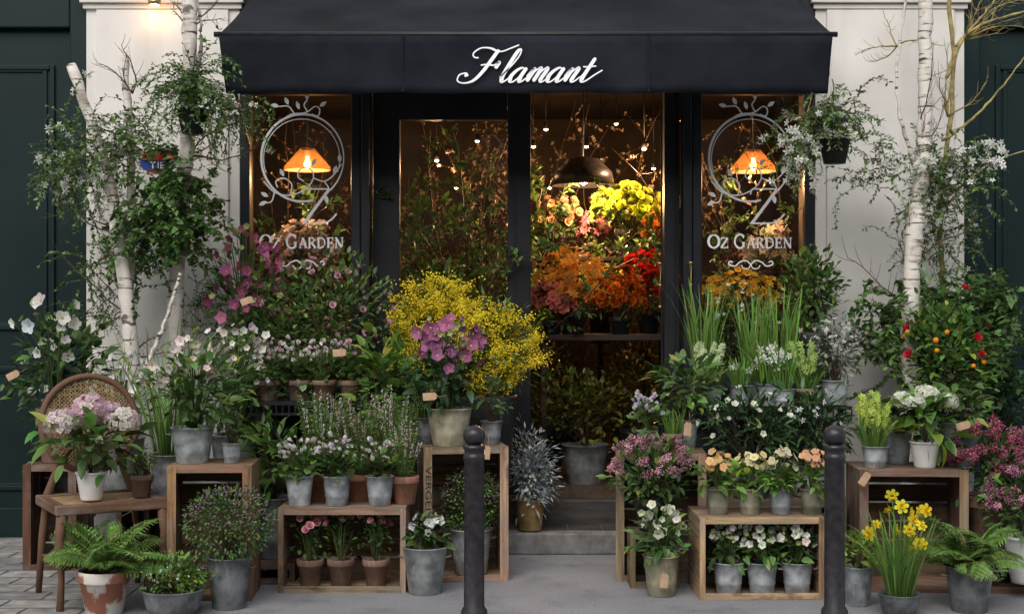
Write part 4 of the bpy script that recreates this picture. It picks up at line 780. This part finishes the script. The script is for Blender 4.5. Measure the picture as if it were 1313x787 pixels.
# ================================================================= BIRCHES AND CLIMBERS
def birch_tree(label,paths,tw,mat='birch',tm='twig'):
    b=paths[0][0][0]; R=thing('birch_tree',label,'tree',(b[0],b[1],b[2])); o=np.array(b)
    for i,(pts,r0,r1) in enumerate(paths):
        p=cr(np.array(pts)-o,12); p[:,:2]+=rng.normal(0,.004,(len(p),2)); mb=MB(); tube(mb,p,np.linspace(r0,r1,len(p))*(1+rng.normal(0,.07,len(p))),n=14); mb.obj('trunk' if i==0 else 'branch',mat,R)
    for q,n,L,d0 in tw:
        for i in range(n):
            mb=MB(); p=np.array(q)-o; d=nrm(np.array(d0)+rng.normal(0,.45,3)); pts=[p.copy()]; l=L*rng.uniform(.4,1.1); sub=[]
            for j in range(9): 
                d=nrm(d+rng.normal(0,.16,3)); p=p+d*l/9; pts.append(p.copy())
                if j>1: e=nrm(d+rng.normal(0,.7,3)); tube(mb,[p,p+e*l*.14,p+e*l*.25+np.array([0,0,.02])],[.0022,.0016,.001],(1,1,1),3,False)
            tube(mb,pts,np.linspace(.006,.0018,10),n=4); mb.obj('twig',tm,R)
W3=lambda px,py,y:(X(px,y),y,Z(py,y))
birch_tree('white birch pole leaning by the cream pilaster',[([(X(180,-.72),-.72,0),W3(170,520,-.76),W3(162,380,-.76),W3(138,230,-.58),W3(92,84,-.50)],.055,.030),([W3(165,400,-.72),W3(168,240,-.52),W3(160,72,-.46)],.028,.022),([W3(172,500,-.78),W3(205,430,-.78),W3(232,350,-.76)],.016,.010)],
  [(W3(165,400,-.6),6,.6,(-.5,-.2,.6)),(W3(150,300,-.6),5,.5,(-.3,-.2,.8)),(W3(165,470,-.6),5,.55,(.6,-.2,.6)),(W3(170,120,-.55),4,.4,(0,-.1,1))])
birch_tree('tall birch trunk in front of cream pilaster',[([(X(222,-.40),-.40,0),W3(222,500,-.42),W3(232,260,-.60),W3(240,190,-.76),W3(243,60,-.74),W3(242,-60,-.66)],.048,.040),([W3(243,120,-.7),W3(258,60,-.65),W3(250,-30,-.65)],.014,.01)],[(W3(240,200,-.6),5,.5,(.4,-.2,.6)),(W3(240,40,-.6),4,.4,(.1,-.2,1)),(W3(225,480,-.5),5,.5,(.3,-.2,.8))])
birch_tree('tall birch trunk rising beside climbing jasmine',[([(X(1168,-.72),-.72,0),W3(1165,500,-.74),W3(1170,330,-.74),W3(1182,220,-.60),W3(1186,140,-.55),W3(1187,-60,-.5)],.054,.040),([W3(1180,240,-.45),W3(1150,120,-.40),W3(1165,-20,-.40)],.012,.008)],[(W3(1180,200,-.55),6,.6,(.3,-.1,.9)),(W3(1170,400,-.6),6,.6,(-.5,-.2,.6)),(W3(1175,330,-.6),5,.5,(.6,-.2,.4))])
birch_tree('lichen covered twisting branch by the pilaster',[([(X(1215,-.35),-.35,0),W3(1212,420,-.35),W3(1205,260,-.38),W3(1222,120,-.4),W3(1215,-40,-.4)],.020,.012),([W3(1214,100,-.4),W3(1245,40,-.42),W3(1330,10,-.45)],.012,.006),([W3(1210,180,-.4),W3(1260,140,-.42),W3(1325,60,-.45)],.010,.004),([W3(1225,60,-.4),W3(1260,20,-.4),W3(1300,-30,-.4)],.009,.004),([W3(1206,260,-.4),W3(1270,210,-.4),W3(1325,190,-.4)],.008,.003)],[(W3(1240,50,-.4),9,.5,(.6,0,.7)),(W3(1215,150,-.4),5,.45,(.3,0,1)),(W3(1150,60,-.35),4,.4,(-.3,0,.8))],'lichen','lichen')
def climber(label,name,parts,fcol=None,pot_at=None):
    o=np.array(parts[0]['c']); c0y[0]=o[1]; R=thing(name,label,'plant',tuple(o)); Sm=MB();B=MB()
    for p in parts:
        q=dict(p); c=np.array(q.pop('c'))-o; strands(Sm,Sm,B,c,col=G[q.pop('lc','jas')],fcol=fcol if q.pop('fl',True) else None,**q)
    if pot_at is not None:
        px,py,y,r,h=pot_at; b=np.array(W3(px,py,y))-o; mb=MB(); lathe(mb,[(0,0),(r*.7,0),(r,h),(r+.006,h),(r-.006,h*.98),(r-.01,h*.8),(0,h*.8)],24,(1,1,1),b); mb.obj('pot','dark',R)
        mb=MB(); tube(mb,[b+np.array([0,r*.5,h*.9]),b+np.array([0,.02,h+.32]),b+np.array([0,.06,h+.36])],.003); tube(mb,[b+np.array([r,0,h]),b+np.array([0,.03,h+.34]),b+np.array([-r,0,h])],.002); mb.obj('hanger','blackmetal',R)
    Sm.obj('foliage','leaf',R);B.obj('blossom','petal',R)
climber('green jasmine cascading from a black hanging pot','hanging_jasmine',[dict(c=W3(250,118,-.84),n=100,L=.42,ls=.030,droop=.14,up=.5,fs=.02,fp=.012,lc='mid'),dict(c=W3(292,145,-.84),n=50,L=.38,ls=.030,droop=.25,up=.3,fp=.012,lc='mid')],WH,(248,172,-.86,.095,.14))
climber('white flowering jasmine wound around birch poles','climbing_jasmine',[dict(c=W3(115,195,-.62),n=105,L=.36,ls=.032,droop=.12,up=.15,fs=.024,fp=.05,r0=.10),dict(c=W3(168,175,-.56),n=56,L=.30,ls=.032,up=.2,fp=.03,r0=.09,fs=.024),dict(c=W3(82,225,-.60),n=36,L=.32,ls=.032,droop=.22,up=.0,fp=.12,fs=.026)],WH)
climber('dark green ivy tangle around the birch trunk','ivy',[dict(c=W3(222,275,-.62),n=115,L=.28,T=T_IVY,ls=.044,lc='mid',droop=.12,up=.0,r0=.13),dict(c=W3(190,310,-.60),n=60,L=.30,T=T_IVY,ls=.034,lc='mid',droop=.12,up=.0,r0=.10),dict(c=W3(225,235,-.66),n=50,L=.24,T=T_IVY,ls=.038,lc='mid',up=.1,r0=.09),dict(c=W3(140,350,-.5),n=24,L=.4,T=T_IVY,ls=.026,lc='mid',droop=.05,up=.1,r0=.1)])
climber('small leaved jasmine vine on birch trunk base','climbing_vine',[dict(c=W3(120,410,-.35),n=18,L=.4,ls=.024,lc='mid',droop=.02,up=.5),dict(c=W3(255,400,-.3),n=26,L=.45,ls=.024,lc='mid',droop=.02,up=.4),dict(c=W3(150,330,-.66),n=14,L=.3,ls=.024,lc='mid',droop=.02,up=.3)])
climber('white jasmine spilling from black hanging pot','hanging_jasmine',[dict(c=W3(1062,160,-.80),n=110,L=.32,ls=.030,up=.4,droop=.18,fs=.024,fp=.035),dict(c=W3(1022,190,-.80),n=45,L=.28,ls=.030,up=.2,droop=.22,fp=.16,fs=.027)],WH,(1070,210,-.84,.09,.14))
climber('white flowered climbing jasmine on birch','climbing_jasmine',[dict(c=W3(1208,235,-.60),n=90,L=.34,ls=.032,up=.1,droop=.12,fp=.04,r0=.1,fs=.024),dict(c=W3(1228,215,-.62),n=40,L=.26,ls=.030,up=.2,fp=.20,r0=.06,fs=.027),dict(c=W3(1125,215,-.50),n=34,L=.30,ls=.030,up=.1,fp=.06,r0=.1),dict(c=W3(1200,310,-.50),n=60,L=.34,ls=.030,up=.0,droop=.1,fp=.03,r0=.12)],WH)
climber('broad leaved ivy mass around the trunk base','ivy',[dict(c=W3(1195,430,-.62),n=110,L=.38,T=T_IVY,ls=.047,lc='mid',up=.1,r0=.16,droop=.1),dict(c=W3(1258,400,-.5),n=70,L=.36,T=T_IVY,ls=.047,lc='mid',up=.1,r0=.14),dict(c=W3(1140,420,-.5),n=50,L=.31,T=T_IVY,ls=.04,lc='mid',up=.1,r0=.12),dict(c=W3(1270,490,-.6),n=55,L=.34,T=T_IVY,ls=.047,lc='dark',up=.0,r0=.15)])
P('leafy','camellia with red blooms in a tub by pilaster',1218,-.88,.25,'zd',70,150,120,160,T=T_OVAL,ls=.062,n=520,lc='mid',fcol=(.72,.03,.07),nf=9,fs=.042,fT=T_ROSE,nc=24)
R=thing('enamel_sign','small red and blue enamel sign tied to pole','sign',(X(203,-.68),-.68,Z(208,-.68)))
a=np.linspace(0,2*np.pi,33); 
def disc(rx,rz,z0,z1,y,mat,nm,par):
    mb=MB(); v=[(rx*math.cos(t),y,np.clip(rz*math.sin(t),z0,z1)) for t in a[:-1]]; mb.add(v+[(q[0],.01,q[2]) for q in v],[np.array([list(range(32))]),np.stack([np.arange(32),(np.arange(32)+1)%32,(np.arange(32)+1)%32+32,np.arange(32)+32],1)],smooth=False); return mb.obj(nm,mat,par)
disc(.105,.072,-1,1,.0,'red','plate',R); disc(.107,.066,-.05,.010,-.004,'blue','band',R)
mb=MB(); word_=[([(0,9),(7,9)],2),([(3.5,9),(3.5,0)],2),([(11,10),(11,0)],2),([(15,10),(15,0)],2),([(15,9),(21,9)],2),([(15,5),(20,5)],2),([(15,1),(21,1)],2)]
for i,(p,w) in enumerate(word_): ribbon(mb,np.array(p,float),w,(-.045,-.008,-.040),.0042,i)
mb.obj('lettering','decal',R)
def tag(px,py,y,rot):
    R=thing('paper_tag','small kraft paper tag on a string','tag',W3(px,py,y),group='kraft paper plant tags'); mb=MB()
    v=[(-.02,0,-.045),(.02,0,-.045),(.02,0,.018),(.010,0,.03),(-.010,0,.03),(-.02,0,.018)]; mb.add(v+[(q[0],.002,q[2]) for q in v],[np.array([[0,1,2,3,4,5],[11,10,9,8,7,6]]),np.array([[i,6+i,6+(i+1)%6,(i+1)%6] for i in range(6)])],smooth=False); mb.obj('card','paper',R)
    mb=MB(); tube(mb,[(0,-.001,.024),(.005,-.004,.05),(0,.012,.09)],.0012,n=4); mb.obj('string','cane',R); R.rotation_euler=(0,rot,0)
for t in ((553,508,-1.48,1.5),(624,578,-1.36,.1),(852,742,-1.81,.1),(18,480,-1.0,1.1),(1110,612,-1.68,.6),(882,548,-1.30,.1),(1237,545,-1.66,1.3),(318,385,-.7,1.2),(437,452,-1.15,1.5)): tag(*t)
# ================================================================= LIGHT, CAMERA
w=bpy.data.worlds.new('World'); scene.world=w; w.use_nodes=True; nt=w.node_tree; bg=nt.nodes['Background']
sk=nd(nt,'ShaderNodeTexSky',sky_type='NISHITA'); sk.sun_disc=False; sk.sun_elevation=math.radians(45); sk.sun_rotation=math.radians(200); sk.air_density=1.0; sk.dust_density=3.0
hs=nd(nt,'ShaderNodeHueSaturation'); hs.inputs['Saturation'].default_value=.55; nt.links.new(sk.outputs[0],hs.inputs['Color']); nt.links.new(hs.outputs[0],bg.inputs[0]); bg.inputs[1].default_value=.15
sl=bpy.data.lights.new('sun','SUN'); sl.energy=2.45; sl.angle=math.radians(60); sl.color=(1,.985,.97); so=bpy.data.objects.new('sun',sl); COL.objects.link(so)
dr=Vector((.20,.95,-.75)); so.rotation_euler=dr.to_track_quat('-Z','Y').to_euler()
cam=bpy.data.cameras.new('camera'); cam.sensor_width=36; cam.lens=1800/1313*36; cam.clip_end=300; co=bpy.data.objects.new('camera',cam); COL.objects.link(co); co.location=(0,-9,1.5); co.rotation_euler=(math.radians(90),0,0); scene.camera=co
scene.view_settings.view_transform='Standard'; scene.view_settings.look='None'; scene.view_settings.exposure=0
